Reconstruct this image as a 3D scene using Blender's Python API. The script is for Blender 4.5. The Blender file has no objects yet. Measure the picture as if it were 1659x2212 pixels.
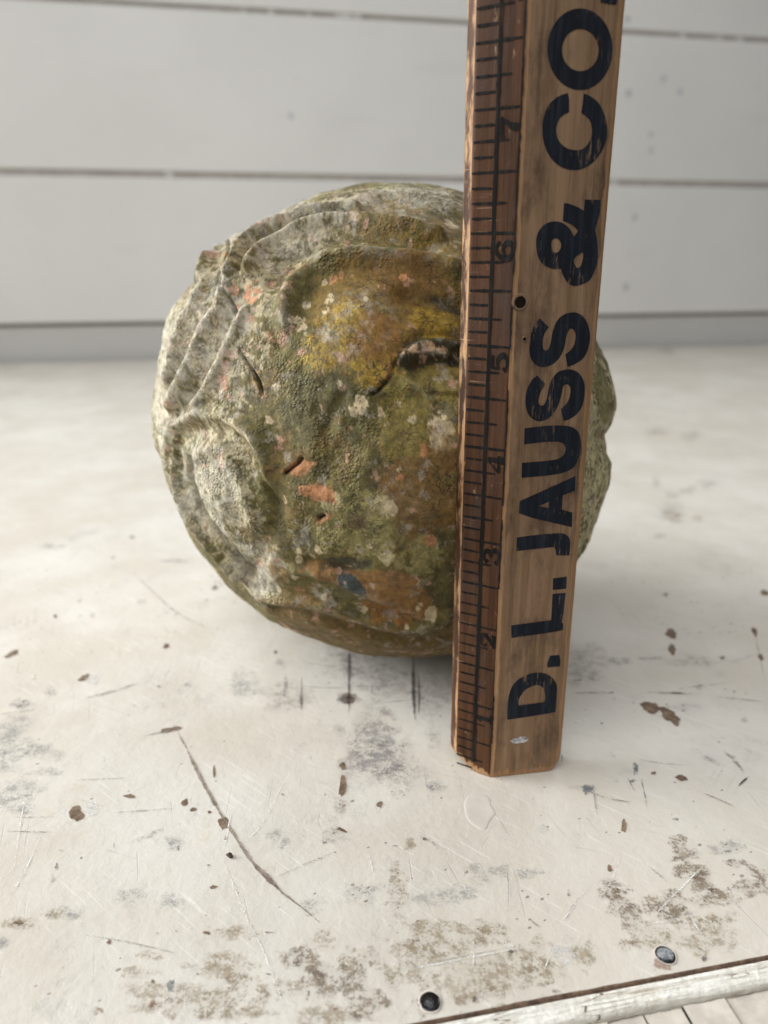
import bpy, math, random
import numpy as np
from mathutils import Vector, Matrix
from mathutils.geometry import tessellate_polygon

IN = 0.0254
S = bpy.context.scene
COL = S.collection
rnd = random.Random(7)

# ------------------------------------------------------------------ camera
# photograph measured on a 1659 x 2212 copy; vertical vanishing point gives pitch and roll
F, CX, CY = 1534.0, 829.5, 1106.0
_up = -np.array([10.0, 4354.0, 1534.0]); _up /= np.linalg.norm(_up)
_f = np.array([0, 0, 1.0]); _yw = _f - _f.dot(_up) * _up; _yw /= np.linalg.norm(_yw)
RW = np.stack([np.cross(_yw, _up), _yw, _up])
EYE = np.array([0, 0, 5.84])                       # inches above the table top

cam_d = bpy.data.cameras.new("camera")
cam = bpy.data.objects.new("camera", cam_d); COL.objects.link(cam)
M = Matrix.Identity(4)
for i in range(3):
    M[i][0], M[i][1], M[i][2], M[i][3] = RW[i, 0], -RW[i, 1], -RW[i, 2], EYE[i] * IN
cam.matrix_world = M
cam_d.sensor_fit = 'VERTICAL'; cam_d.sensor_height = 9.8; cam_d.sensor_width = 7.35
cam_d.lens = 9.8 * F / 2212.0
cam_d.clip_start = 0.01; cam_d.clip_end = 60
cam_d.dof.use_dof = True; cam_d.dof.focus_distance = 7.25 * IN; cam_d.dof.aperture_fstop = 2.8
S.camera = cam

# ------------------------------------------------------------------ light
w = bpy.data.worlds.new("World"); S.world = w; w.use_nodes = True
bg = w.node_tree.nodes["Background"]
bg.inputs[0].default_value = (0.95, 0.97, 1.0, 1); bg.inputs[1].default_value = 0.085
def area(name, loc, target, sx, sy, power, col, spread=180):
    d = bpy.data.lights.new(name, 'AREA'); d.shape = 'RECTANGLE'; d.size = sx; d.size_y = sy
    d.energy = power; d.color = col
    o = bpy.data.objects.new(name, d); COL.objects.link(o)
    d.spread = math.radians(spread)
    o.location = loc
    o.rotation_euler = (Vector(target) - Vector(loc)).to_track_quat('-Z', 'Y').to_euler()
    return o
area("window_light", (-1.45, 0.45, 0.52), (0.0, 0.27, 0.08), 1.0, 1.0, 11.0, (0.94, 0.98, 1.0), 80)
area("near_fill", (-0.42, -0.22, 0.95), (-0.08, 0.14, 0.0), 0.65, 0.65, 5.2, (1.0, 0.985, 0.96))  # added fill over the foreground, brightens the near tabletop
area("wall_fill", (0.15, -1.7, 1.75), (0.0, 1.2, 0.25), 1.8, 1.6, 13.0, (1.0, 0.99, 0.97))  # added unseen fill behind the camera, lifts the wall
for i in range(3):                                  # six panes of the window higher up in the boarded wall
    for j in range(2):
        p = Vector((0.10 + 0.40 * i, 1.10 + 0.07 * i, 0.98 + 0.48 * j))
        area("window_pane", p, p + Vector((-0.1, -1.0, -0.45)), 0.32, 0.38, 1.1, (0.97, 0.985, 1.0))
S.view_settings.view_transform = 'Standard'; S.view_settings.look = 'None'
S.view_settings.exposure = 0.32; S.view_settings.gamma = 1.0
S.view_settings.use_curve_mapping = False
S.cycles.transparent_max_bounces = 16

# ------------------------------------------------------------------ geometry helpers (inches)
def ray(px, py): return RW @ np.array([(px - CX) / F, (py - CY) / F, 1.0])
def ground(px, py, z=0.0):
    d = ray(px, py); return EYE + d * (z - EYE[2]) / d[2]
def hit_plane(px, py, p0, n):
    d = ray(px, py); return EYE + d * (n.dot(p0 - EYE) / n.dot(d))

def link(name, me, mat=None, parent=None):
    o = bpy.data.objects.new(name, me); COL.objects.link(o)
    if mat: me.materials.append(mat)
    if parent: o.parent = parent
    return o
def mesh(name, V, Fc, mat=None, parent=None, smooth=False, org=(0, 0, 0)):
    """V in inches, world; stored in metres relative to org (inches)"""
    me = bpy.data.meshes.new(name)
    me.from_pydata(((np.asarray(V, float) - np.asarray(org)) * IN).tolist(), [], [list(map(int, f)) for f in Fc])
    if smooth: me.polygons.foreach_set("use_smooth", [True] * len(me.polygons))
    me.update()
    return link(name, me, mat, parent)
def attr(o, name, vals):
    a = o.data.attributes.new(name, 'FLOAT', 'POINT'); a.data.foreach_set("value", np.asarray(vals, np.float32))
def thing(name, label, cat, loc):
    o = bpy.data.objects.new(name, None); COL.objects.link(o); o.location = np.asarray(loc) * IN
    o.empty_display_size = 0.02
    o["label"] = label; o["category"] = cat
    return o

# ------------------------------------------------------------------ numpy noise
def _hash(i, j, k, s):
    n = (i * 374761393 + j * 668265263 + k * 1440662683 + s * 974711) & 0xFFFFFFFF
    n = ((n ^ (n >> 13)) * 1274126177) & 0xFFFFFFFF
    n = ((n ^ (n >> 16)) * 2246822519) & 0xFFFFFFFF
    return ((n ^ (n >> 15)) & 0xFFFFFF).astype(np.float32) / 16777215.0
def vnoise(P, sc, seed=0):
    Q = P * sc + 91.7; I = np.floor(Q).astype(np.int64); f = (Q - I).astype(np.float32)
    u = f * f * f * (f * (f * 6 - 15) + 10)
    r = 0
    for a in (0, 1):
        wa = u[:, 0] if a else 1 - u[:, 0]
        for b in (0, 1):
            wb = u[:, 1] if b else 1 - u[:, 1]
            for c in (0, 1):
                wc = u[:, 2] if c else 1 - u[:, 2]
                r = r + wa * wb * wc * _hash(I[:, 0] + a, I[:, 1] + b, I[:, 2] + c, seed)
    return r * 2 - 1
def fbm(P, sc, octv=4, seed=0, gain=0.55):
    r = 0; a = 1; t = 0
    for o in range(octv):
        r = r + a * vnoise(P, sc * 2.03 ** o, seed + o * 7); t += a; a *= gain
    return r / t * 1.6
def worley(P, sc, seed=0):
    Q = P * sc + 55.3; I = np.floor(Q).astype(np.int64); f = (Q - I).astype(np.float32)
    best = np.full(len(P), 9.0, np.float32); idv = np.zeros(len(P), np.float32)
    for a in (-1, 0, 1):
        for b in (-1, 0, 1):
            for c in (-1, 0, 1):
                i, j, k = I[:, 0] + a, I[:, 1] + b, I[:, 2] + c
                d = (a + _hash(i, j, k, seed) - f[:, 0]) ** 2 + (b + _hash(i, j, k, seed + 1) - f[:, 1]) ** 2 \
                    + (c + _hash(i, j, k, seed + 2) - f[:, 2]) ** 2
                m = d < best; best[m] = d[m]; idv[m] = _hash(i, j, k, seed + 3)[m]
    return np.sqrt(best), idv
def sstep(a, b, x):
    t = np.clip((x - a) / (b - a), 0, 1); return t * t * (3 - 2 * t)

# ------------------------------------------------------------------ node helper
class NT:
    def __init__(self, name):
        self.m = bpy.data.materials.new(name); self.m.use_nodes = True
        self.t = self.m.node_tree; self.t.nodes.clear()
        self.out = self.t.nodes.new("ShaderNodeOutputMaterial")
        self.b = self.t.nodes.new("ShaderNodeBsdfPrincipled")
        self.t.links.new(self.b.outputs[0], self.out.inputs[0])
    def n(self, ty, **kw):
        x = self.t.nodes.new("ShaderNode" + ty)
        for k, v in kw.items(): setattr(x, k, v)
        return x
    def set(self, sock, v):
        if isinstance(v, bpy.types.NodeSocket): self.t.links.new(v, sock)
        else: sock.default_value = (*v, 1) if isinstance(v, tuple) and len(v) == 3 and sock.type == 'RGBA' else v
    def coord(self, scale=(1, 1, 1), rot=(0, 0, 0)):
        tc = self.n("TexCoord"); mp = self.n("Mapping")
        self.t.links.new(tc.outputs["Object"], mp.inputs[0])
        mp.vector_type = 'TEXTURE'                  # turn first, then stretch
        mp.inputs["Scale"].default_value = tuple(1.0 / q for q in scale); mp.inputs["Rotation"].default_value = rot
        return mp.outputs[0]
    def noise(self, vec, scale, detail=5, rough=0.6, dist=0.0):
        x = self.n("TexNoise"); self.set(x.inputs["Vector"], vec)
        x.inputs["Scale"].default_value = scale; x.inputs["Detail"].default_value = detail
        x.inputs["Roughness"].default_value = rough; x.inputs["Distortion"].default_value = dist
        return x.outputs[0]
    def voro(self, vec, scale, feature='F1'):
        x = self.n("TexVoronoi", feature=feature); self.set(x.inputs["Vector"], vec)
        x.inputs["Scale"].default_value = scale
        return x.outputs["Distance"]
    def math(self, op, a, b=0.0, c=0.0, clamp=False):
        x = self.n("Math", operation=op, use_clamp=clamp)
        self.set(x.inputs[0], a); self.set(x.inputs[1], b); self.set(x.inputs[2], c)
        return x.outputs[0]
    def ramp(self, v, lo, hi, a=0.0, b=1.0):
        x = self.n("MapRange"); x.interpolation_type = 'SMOOTHSTEP'
        self.set(x.inputs[0], v)
        for i, q in enumerate((lo, hi, a, b)): self.set(x.inputs[1 + i], q)
        return x.outputs[0]
    def mix(self, f, a, b, mode='MIX'):
        x = self.n("Mix", data_type='RGBA', blend_type=mode)
        self.set(x.inputs[0], f); self.set(x.inputs[6], a); self.set(x.inputs[7], b)
        return x.outputs[2]
    def attr(self, name, col=False):
        x = self.n("Attribute", attribute_name=name); return x.outputs["Color" if col else "Fac"]
    def bump(self, h, strength=0.5, dist=0.001, normal=None):
        x = self.n("Bump"); self.set(x.inputs["Height"], h)
        x.inputs["Strength"].default_value = strength; x.inputs["Distance"].default_value = dist
        if normal: self.t.links.new(normal, x.inputs["Normal"])
        self.t.links.new(x.outputs[0], self.b.inputs["Normal"])
        return x.outputs[0]
    def base(self, c, rough=0.6, spec=0.4, metal=0.0):
        self.set(self.b.inputs["Base Color"], c); self.set(self.b.inputs["Roughness"], rough)
        self.set(self.b.inputs["Specular IOR Level"], spec); self.set(self.b.inputs["Metallic"], metal)
    def alpha(self, a): self.set(self.b.inputs["Alpha"], a)

# ================================================================== THE WALL
YAW = math.radians(10.55)
EX = np.array([math.cos(YAW), math.sin(YAW), 0]); EY = np.array([-math.sin(YAW), math.cos(YAW), 0]); EZ = np.array([0, 0, 1.0])
W0 = ground(830, 764)                                # foot of the wall at the table's back edge
def on_wall(px, py): return hit_plane(px, py, W0, EY)
def wl(p): return np.array([(p - W0).dot(EX), (p - W0).dot(EY), p[2]])

def plank_material(name="white_paint_board", k=1.0):
    n = NT(name)
    v = n.coord(); vs = n.coord((0.35, 1, 1.6))
    big = n.noise(v, 3.0, 3)
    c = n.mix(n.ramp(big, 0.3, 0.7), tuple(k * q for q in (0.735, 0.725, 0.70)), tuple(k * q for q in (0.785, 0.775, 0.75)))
    c = n.mix(n.math('MULTIPLY', n.ramp(n.noise(vs, 16, 5, 0.7), 0.56, 0.8), 0.25), c, (0.58, 0.57, 0.54))
    n.base(c, 0.42, 0.4)
    n.bump(n.math('ADD', n.noise(v, 26, 3), n.noise(n.coord((3, 3, 0.6)), 130, 3)), 0.10, 0.004)
    return n.m
def simple(name, c, rough=0.7, spec=0.3, scale=200, var=0.35):
    n = NT(name); v = n.coord()
    d = tuple(x * (1 - var) for x in c); l = tuple(min(1, x * (1 + var)) for x in c)
    n.base(n.mix(n.ramp(n.noise(v, scale, 6, 0.65), 0.3, 0.7), d, l), rough, spec)
    n.bump(n.noise(v, scale * 2, 4), 0.3, 0.0004)
    return n.m
M_plank = plank_material(); M_lowplank = plank_material("darker_plank_paint", 0.80)  # lowest visible board takes a darker copy of the plank colour
M_gap = simple("bare_gap_wood", (0.50, 0.46, 0.43), 0.85, 0.2, 60, 0.12)
M_caulk = simple("dried_paint", (0.70, 0.69, 0.66), 0.5)
M_dent = simple("nail_dent", (0.52, 0.53, 0.54), 0.6)

wall = thing("shiplap_wall", "white painted wall of wide horizontal boards behind the table", "wall", W0 - EZ * 14)
wall_org = W0 - EZ * 14
def wbox(name, x0, x1, y0, y1, z0, z1, mat, ch=0.0):
    """board box in wall frame; ch chamfers the two long front edges"""
    prof = [(y1, z0), (y0 + ch, z0), (y0, z0 + ch), (y0, z1 - ch), (y0 + ch, z1), (y1, z1)]
    V = []; k = len(prof)
    for x in (x0, x1):
        for (y, z) in prof: V.append(W0 + EX * x + EY * y + EZ * z)
    Fc = [tuple(range(k))[::-1], tuple(range(k, 2 * k))]
    for i in range(k):
        j = (i + 1) % k; Fc.append((i, j, k + j, k + i))
    return mesh(name, V, Fc, mat, wall, org=wall_org)
wbox("backing", -95, 95, 0.64, 1.0, -14, 48, M_gap)
for gz in (10.74, 19.28): wbox("gap_strip", -95, 95, 0.26, 0.63, gz - 0.5, gz + 0.5, M_gap)
gaps = [-6.2, 2.22, 10.74, 19.28, 27.8, 36.3, 44.8]
gw = [0.3, 0.22, 0.36, 0.26, 0.3, 0.3, 0.3]
for i in range(len(gaps) - 1):
    wbox("plank", -95, 95, 0.42 if i == 0 else 0.012 * (i % 2), 0.62 if i == 0 else 0.25, gaps[i] + gw[i] / 2, gaps[i + 1] - gw[i + 1] / 2, M_plank if i else M_lowplank, 0.07 if i else 0.05)
wbox("plank", -95, 95, 0.0, 0.62, -14, gaps[0] - 0.06, M_plank, 0.05)
# paint bridging the gaps
def bridge(px, py, wd, gz, gwid):
    p = wl(on_wall(px, py)); x0 = p[0]
    V = []; n = 10
    for s in (0, 1):
        for i in range(n):
            t = 2 * math.pi * i / n
            V.append(W0 + EX * (x0 + wd * (1 + 0.25 * rnd.uniform(-1, 1)) * math.cos(t)) + EY * (0.55 if s else 0.06)
                     + EZ * (gz + (gwid * 0.75) * math.copysign(abs(math.sin(t)) ** 0.4, math.sin(t))))
    Fc = [tuple(range(n))[::-1], tuple(range(n, 2 * n))] + [(i, (i + 1) % n, n + (i + 1) % n, n + i) for i in range(n)]
    mesh("paint_bridge", V, Fc, M_caulk, wall, org=wall_org)
for px, wd in ((568, .16), (632, .22), (722, .14), (802, .55), (835, .3), (1185, .2), (1245, .55), (1290, .35), (1480, .2), (1560, .25), (1605, .25)):
    px = px * 0.926 if px < 1000 else px
    bridge(px, 20 + 0.03 * (px - 500), wd, 19.28, 0.13)
bridge(365, 380, 0.3, 10.74, 0.2); bridge(1330, 386, .25, 10.74, .2)
for px, py, r in ((635, 168, .2), (628, 250, .18), (1468, 198, .2), (1358, 197 + 5, .22), (1355, 40, .17), (1425, 105, .16), (1432, 170, .2),
                  (1405, 290, .18), (1405, 325, .2), (1370, 470, .2), (1353, 545, .2), (1352, 620, .22), (600, 520, .14)):
    p = on_wall(px, py); n = 14; V = [p + EY * 0.0]
    V = [p - EY * 0.035]
    for q, (rr, d) in enumerate(((0.55, 0.03), (1.0, 0.002))):
        for i in range(n):
            t = 2 * math.pi * i / n
            V.append(p - EY * d + EX * r * rr * math.cos(t) + EZ * r * rr * math.sin(t))
    Fc = [(0, 1 + i, 1 + (i + 1) % n) for i in range(n)] + [(1 + i, 1 + n + i, 1 + n + (i + 1) % n, 1 + (i + 1) % n) for i in range(n)]
    mesh("nail_head", V, Fc, M_dent if rnd.random() < .6 else M_plank, wall, True, org=wall_org)

# ================================================================== THE TABLE
T0 = ground(1000, 2192)                              # a point of the sheet's front edge
T0 = T0 - EX * T0.dot(EX) + EX * 0
def tp(x, y, z=0.0): return T0 + EX * x + EY * y + EZ * z
DEPTH = EY.dot(W0 - T0) - 0.02
TORG = tp(0, DEPTH / 2, -1.6)
table = thing("painted_table", "worn off-white painted tabletop with scratches, chips and tacked front edge", "table", TORG)

def table_material():
    n = NT("worn_white_enamel")
    v = n.coord()
    warp = n.noise(v, 35, 4, 0.6)
    big = n.noise(v, 14, 6, 0.65)
    c = n.mix(n.ramp(big, 0.36, 0.66), (0.53, 0.487, 0.42), (0.605, 0.573, 0.518))
    # grey and lilac grime in soft clouds
    g = n.math('MULTIPLY', n.ramp(n.noise(v, 32, 8, 0.72, 0.3), 0.52, 0.74), n.ramp(n.noise(v, 170, 6, 0.7), 0.38, 0.66))
    c = n.mix(n.math('MULTIPLY', g, 0.55), c, (0.37, 0.35, 0.34))
    # ochre thinning of the paint
    o = n.math('MULTIPLY', n.ramp(n.noise(n.coord((1, 1, 1), (0, 0, 1.0)), 22, 7, 0.7), 0.55, 0.72), n.ramp(n.noise(v, 260, 5, 0.7), 0.42, 0.6))
    c = n.mix(n.math('MULTIPLY', o, 0.45), c, (0.50, 0.41, 0.29))
    # tiny dark specks
    sp = n.math('LESS_THAN', n.voro(n.coord((1, 1.6, 1), (0, 0, 0.5)), 260), n.math('MULTIPLY', n.ramp(n.noise(v, 60, 3), 0.46, 0.75), 0.22))
    c = n.mix(n.math('MULTIPLY', sp, 0.7), c, (0.16, 0.12, 0.10))
    # fine scratches in three directions
    scr = None
    for ang, sx, th in ((0.35, 1100, 0.71), (1.25, 900, 0.715), (-0.7, 1300, 0.725), (0.05, 800, 0.72)):
        vv = n.coord((sx, 26, 1), (0, 0, ang))
        s = n.ramp(n.noise(vv, 1.0, 2, 0.5), th - 0.055, th)
        s = n.math('MULTIPLY', s, n.ramp(n.noise(n.coord((1, 1, 1), (0, 0, ang)), 28, 3), 0.5, 0.62))
        scr = s if scr is None else n.math('MAXIMUM', scr, s)
    c = n.mix(n.math('MULTIPLY', scr, 0.38), c, (0.36, 0.33, 0.30))
    sw = n.ramp(n.noise(n.coord((900, 30, 1), (0, 0, 0.9)), 1.0, 2), 0.64, 0.69)
    c = n.mix(n.math('MULTIPLY', sw, 0.3), c, (0.80, 0.79, 0.76))
    n.base(c, n.ramp(n.noise(v, 60, 5), 0.3, 0.7, 0.40, 0.50), 0.28)
    h = n.math('ADD', n.math('MULTIPLY', n.noise(v, 45, 5, 0.6), 0.9), n.math('MULTIPLY', n.noise(v, 420, 5, 0.65), 0.2))
    h = n.math('SUBTRACT', h, n.math('MULTIPLY', scr, 0.06)); h = n.math('SUBTRACT', h, n.math('MULTIPLY', g, 0.25))
    n.bump(h, 0.55, 0.0011)
    return n.m
M_top = table_material()
def tbox(name, x0, x1, y0, y1, z0, z1, mat):
    V = [tp(x, y, z) for z in (z0, z1) for (x, y) in ((x0, y0), (x1, y0), (x1, y1), (x0, y1))]
    Fc = [(3, 2, 1, 0), (4, 5, 6, 7), (0, 1, 5, 4), (1, 2, 6, 5), (2, 3, 7, 6), (3, 0, 4, 7)]
    return mesh(name, V, Fc, mat, table, org=TORG)
tbox("tabletop", -70, 75, 0.0, DEPTH, -0.6, 0.0, M_top)

# decals: worn spots and stains with a shape of their own, lying just above the paint
def decal_mat(name, c1, c2, hard, strength=1.0, rough=0.6, nscale=300, lo=0.45, hi=0.55, streak=None, cross=False, grit=True):
    n = NT(name); v = n.coord()
    fall = n.attr("fall")
    nz = n.noise(v if not streak else n.coord(streak), nscale if not streak else 1.0, 9, 0.74)
    if cross:
        st = None
        for ang, k1, k2 in ((0.25, 900, 60), (1.15, 1000, 50), (-0.6, 800, 70), (1.6, 1100, 45)):
            q = n.noise(n.coord((k2, k1, 1), (0, 0, ang)), 1.0, 3, 0.6)
            st = q if st is None else n.math('MAXIMUM', st, q)
        nz = n.math('ADD', n.math('MULTIPLY', nz, 0.78), n.math('MULTIPLY', n.math('SUBTRACT', 1.0, st), 0.36))
    m = n.math('ADD', fall, n.math('MULTIPLY', n.math('SUBTRACT', nz, 0.5), hard))
    a = n.ramp(m, lo, hi)
    if grit: a = n.math('MULTIPLY', a, n.ramp(n.math('ADD', n.noise(v, 1300, 5, 0.7), n.math('MULTIPLY', n.math('SUBTRACT', n.noise(v, 330, 5, 0.7), 0.5), 1.2)), 0.40, 0.62, 0.12, 1.0))
    n.base(n.mix(n.ramp(n.noise(v, 420, 6, 0.7), 0.32, 0.68), c1, c2), rough, 0.3)
    n.alpha(n.math('MULTIPLY', a, strength))
    n.bump(n.math('SUBTRACT', n.math('MULTIPLY', nz, 0.5), n.math('MULTIPLY', a, 0.8 if hard < 5 else 0.0)), 0.6, 0.0005)
    return n.m
D = {
 'chip': decal_mat("bare_brown_chip", (0.10, 0.062, 0.038), (0.26, 0.18, 0.12), 1.7, 0.9, 0.75, 700, 0.36, 0.66, grit=False),
 'tan': decal_mat("worn_tan_patch", (0.27, 0.20, 0.12), (0.47, 0.38, 0.26), 3.6, 0.58, 0.6, 230, 0.50, 1.25, None, True),
 'brown': decal_mat("worn_brown_patch", (0.125, 0.085, 0.052), (0.38, 0.29, 0.20), 4.0, 0.66, 0.6, 300, 0.45, 1.15, None, True),
 'grey': decal_mat("grey_smudge", (0.20, 0.20, 0.205), (0.42, 0.41, 0.40), 2.4, 0.50, 0.5, 190, 0.35, 1.25),
 'lilac': decal_mat("lilac_smudge_shade", (0.27, 0.235, 0.225), (0.43, 0.39, 0.375), 2.2, 0.44, 0.5, 140, 0.25, 1.3),  # in front of the head these smudges also paint in its soft shadow
 'dark': decal_mat("dark_mark", (0.065, 0.055, 0.05), (0.22, 0.19, 0.17), 1.9, 0.8, 0.6, 600, 0.36, 0.80),
 'teal': decal_mat("grey_paint_mark", (0.115, 0.14, 0.145), (0.27, 0.29, 0.29), 1.3, 0.8, 0.5, 420, 0.42, 0.62),
 'rust': decal_mat("rust_spot", (0.20, 0.09, 0.05), (0.38, 0.22, 0.13), 1.6, 0.55, 0.8, 420, 0.35, 0.75),
 'white': decal_mat("fresh_white_paint", (0.71, 0.70, 0.69), (0.75, 0.745, 0.735), 1.6, 0.6, 0.4, 320, 0.30, 0.70),
 'scratch': decal_mat("brown_scratch", (0.16, 0.115, 0.085), (0.36, 0.29, 0.23), 1.6, 0.85, 0.7, 800, 0.30, 0.80, grit=False),
 'wscratch': decal_mat("pale_scratch", (0.74, 0.72, 0.68), (0.80, 0.79, 0.76), 1.0, 0.8, 0.6, 500, 0.3, 0.6),
 'gscratch': decal_mat("grey_scratch", (0.24, 0.225, 0.21), (0.42, 0.40, 0.37), 1.3, 0.75, 0.6, 500, 0.3, 0.65),
 'dstreak': decal_mat("dark_streak_mark", (0.022, 0.019, 0.016), (0.11, 0.09, 0.075), 1.5, 0.85, 0.5, 260, 0.25, 0.95, grit=False),  # narrow dark streaks on the tabletop
}
NAMES = {'chip': 'paint_chip', 'tan': 'worn_patch', 'brown': 'worn_patch', 'grey': 'smudge', 'lilac': 'smudge', 'dark': 'dark_mark',
         'teal': 'paint_mark', 'rust': 'rust_spot', 'white': 'paint_patch', 'scratch': 'scratch', 'wscratch': 'scratch',
         'gscratch': 'scratch', 'dstreak': 'dark_streak'}
_dz = [0.0010]
def nextz():
    _dz[0] += 0.00003; return _dz[0]
def blob(kind, cx, cy, rx, ry, rot=0.0, irr=0.22, soft=None):
    """irregular spot; centre and half axes in photo pixels, laid on the table at its real size"""
    if kind in ('chip', 'dark', 'teal', 'rust'): rx *= 1.18; ry *= 1.18
    else: rx *= 1.35; ry *= 1.35
    n = 40; z = nextz(); c, s = math.cos(rot), math.sin(rot)
    ph = [rnd.uniform(0, 6.28) for _ in range(6)]
    ring = []
    for i in range(n):
        t = 2 * math.pi * i / n
        r = 1 + irr * sum(math.sin((k + 2) * t + ph[k]) / (1 + 0.5 * k) for k in range(6)) * 0.6
        ring.append((rx * r * math.cos(t), ry * r * math.sin(t)))
    V = [ground(cx, cy, z)]; fa = [1.0]
    for rr, fl in ((0.35, 0.9), (0.7, 0.62 if kind not in ('chip', 'white') else 0.75), (1.0, 0.0)):
        for (x, y) in ring:
            x, y = x * rr, y * rr
            V.append(ground(cx + c * x - s * y, cy + s * x + c * y, z)); fa.append(fl)
    Fc = [(0, 1 + (i + 1) % n, 1 + i) for i in range(n)]
    for q in range(2):
        a, b = 1 + q * n, 1 + (q + 1) * n
        Fc += [(a + i, a + (i + 1) % n, b + (i + 1) % n, b + i) for i in range(n)]
    o = mesh(NAMES[kind], V, Fc, D[kind], table, org=TORG); attr(o, "fall", fa)
    return o
def stroke(kind, pts, wd, taper=True, wob=0.0):
    z = nextz(); P = []
    for i in range(len(pts) - 1):
        a, b = np.array(pts[i], float), np.array(pts[i + 1], float); k = max(2, int(np.linalg.norm(b - a) / 14))
        P += [a + (b - a) * j / k for j in range(k)]
    P.append(np.array(pts[-1], float)); P = np.array(P)
    for _ in range(3): P[1:-1] = (P[:-2] + 2 * P[1:-1] + P[2:]) / 4
    if wob: P = P + np.array([[rnd.uniform(-wob, wob), rnd.uniform(-wob, wob)] for _ in P])
    tg = np.gradient(P, axis=0); tg /= np.linalg.norm(tg, axis=1)[:, None] + 1e-9
    nm = np.stack([-tg[:, 1], tg[:, 0]], 1)
    V, fa = [], []; L = len(P)
    for i in range(L):
        e = min(1, i / (0.2 * L), (L - 1 - i) / (0.2 * L)) if taper else 1
        wv = wd * (0.35 + 0.65 * e) * rnd.uniform(0.7, 1.3) * 0.5
        for sgn, fl in ((-1, 0), (0, 0.55 + 0.45 * e), (1, 0)):
            q = P[i] + nm[i] * sgn * wv * 1.6; V.append(ground(q[0], q[1], z)); fa.append(fl)
    Fc = []
    for i in range(L - 1):
        for k in (0, 1): Fc.append((3 * i + k, 3 * i + k + 1, 3 * i + 4 + k, 3 * i + 3 + k))
    o = mesh(NAMES[kind], V, Fc, D[kind], table, org=TORG); attr(o, "fall", fa)
    return o
K = 1 / 1.852
def cropper(x0, y0, sc): return lambda x, y: ((x0 + x / sc) * K, (y0 + y / sc) * K), (K / sc)
def blobs(crop, items):
    f, k = crop
    for it in items:
        kind, x, y, wx, wy = it[:5]; rot = it[5] if len(it) > 5 else 0
        X, Y = f(x, y); blob(kind, X, Y, wx * k * 0.5, wy * k * 0.5, rot)
def strokes(crop, items):
    f, k = crop
    for kind, wd, pts in items: stroke(kind, [f(*p) for p in pts], wd * k, wob=0.25)
R7 = cropper(0, 3000, 1.08); R8 = cropper(1536, 3000, 1.08); R6 = cropper(0, 2000, 1.08)
R9 = cropper(2100, 2300, 1.707); R10 = cropper(2100, 1200, 1.707); R11 = cropper(1200, 2500, 2.074)
# --- soft ones first
blobs(R6, [('grey', 1050, 790, 170, 110), ('grey', 1220, 705, 90, 34), ('grey', 760, 265, 150, 22), ('grey', 90, 880, 90, 50),
           ('grey', 40, 1010, 260, 150), ('grey', 190, 1090, 170, 90), ('grey', 880, 450, 60, 40), ('grey', 220, 200, 120, 30),
           ('lilac', 1600, 1010, 200, 330), ('lilac', 1560, 720, 330, 200), ('lilac', 1250, 850, 260, 130), ('grey', 220, 830, 60, 40), ('grey', 820, 800, 60, 30)])
blobs(R11, [('grey', 660, 1090, 620, 330), ('lilac', 820, 1030, 300, 200), ('lilac', 640, 860, 260, 130), ('lilac', 690, 710, 120, 90), ('lilac', 700, 480, 500, 300),  # smudges before the head, partly its cast shadow painted on
            ('grey', 1110, 1330, 110, 80), ('lilac', 1110, 930, 160, 260), ('lilac', 340, 880, 160, 110), ('lilac', 400, 350, 130, 200), ('grey', 740, 1220, 260, 120),
            ('lilac', 1100, 560, 330, 420), ('lilac', 350, 1480, 150, 220)])
blobs(R7, [('grey', 560, 640, 120, 90), ('grey', 190, 95, 130, 50), ('grey', 20, 50, 190, 130), ('grey', 750, 400, 110, 60), ('grey', 1200, 390, 110, 90, .7),
           ('grey', 1450, 370, 150, 70), ('grey', 1350, 680, 150, 70), ('grey', 740, 650, 110, 70), ('grey', 60, 200, 260, 150), ('grey', 1560, 620, 200, 110),
           ('grey', 10, 830, 60, 80), ('grey', 280, 700, 160, 60), ('lilac', 1600, 60, 300, 160), ('grey', 640, 370, 200, 26, -.35),
           ('tan', 960, 945, 330, 120), ('tan', 650, 890, 100, 50), ('tan', 1020, 790, 190, 70), ('tan', 850, 1080, 620, 150, -.05), ('tan', 80, 750, 190, 60),
           ('tan', 1080, 1020, 210, 90), ('tan', 600, 960, 160, 60), ('tan', 230, 710, 110, 40), ('tan', 1250, 1030, 130, 90), ('tan', 1440, 1150, 300, 120),
           ('tan', 1400, 820, 130, 80), ('brown', 1310, 905, 190, 110), ('brown', 1450, 1000, 260, 130), ('brown', 1590, 1090, 190, 110), ('tan', 1560, 900, 190, 110),
           ('tan', 1000, 1140, 320, 80)])
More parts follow.
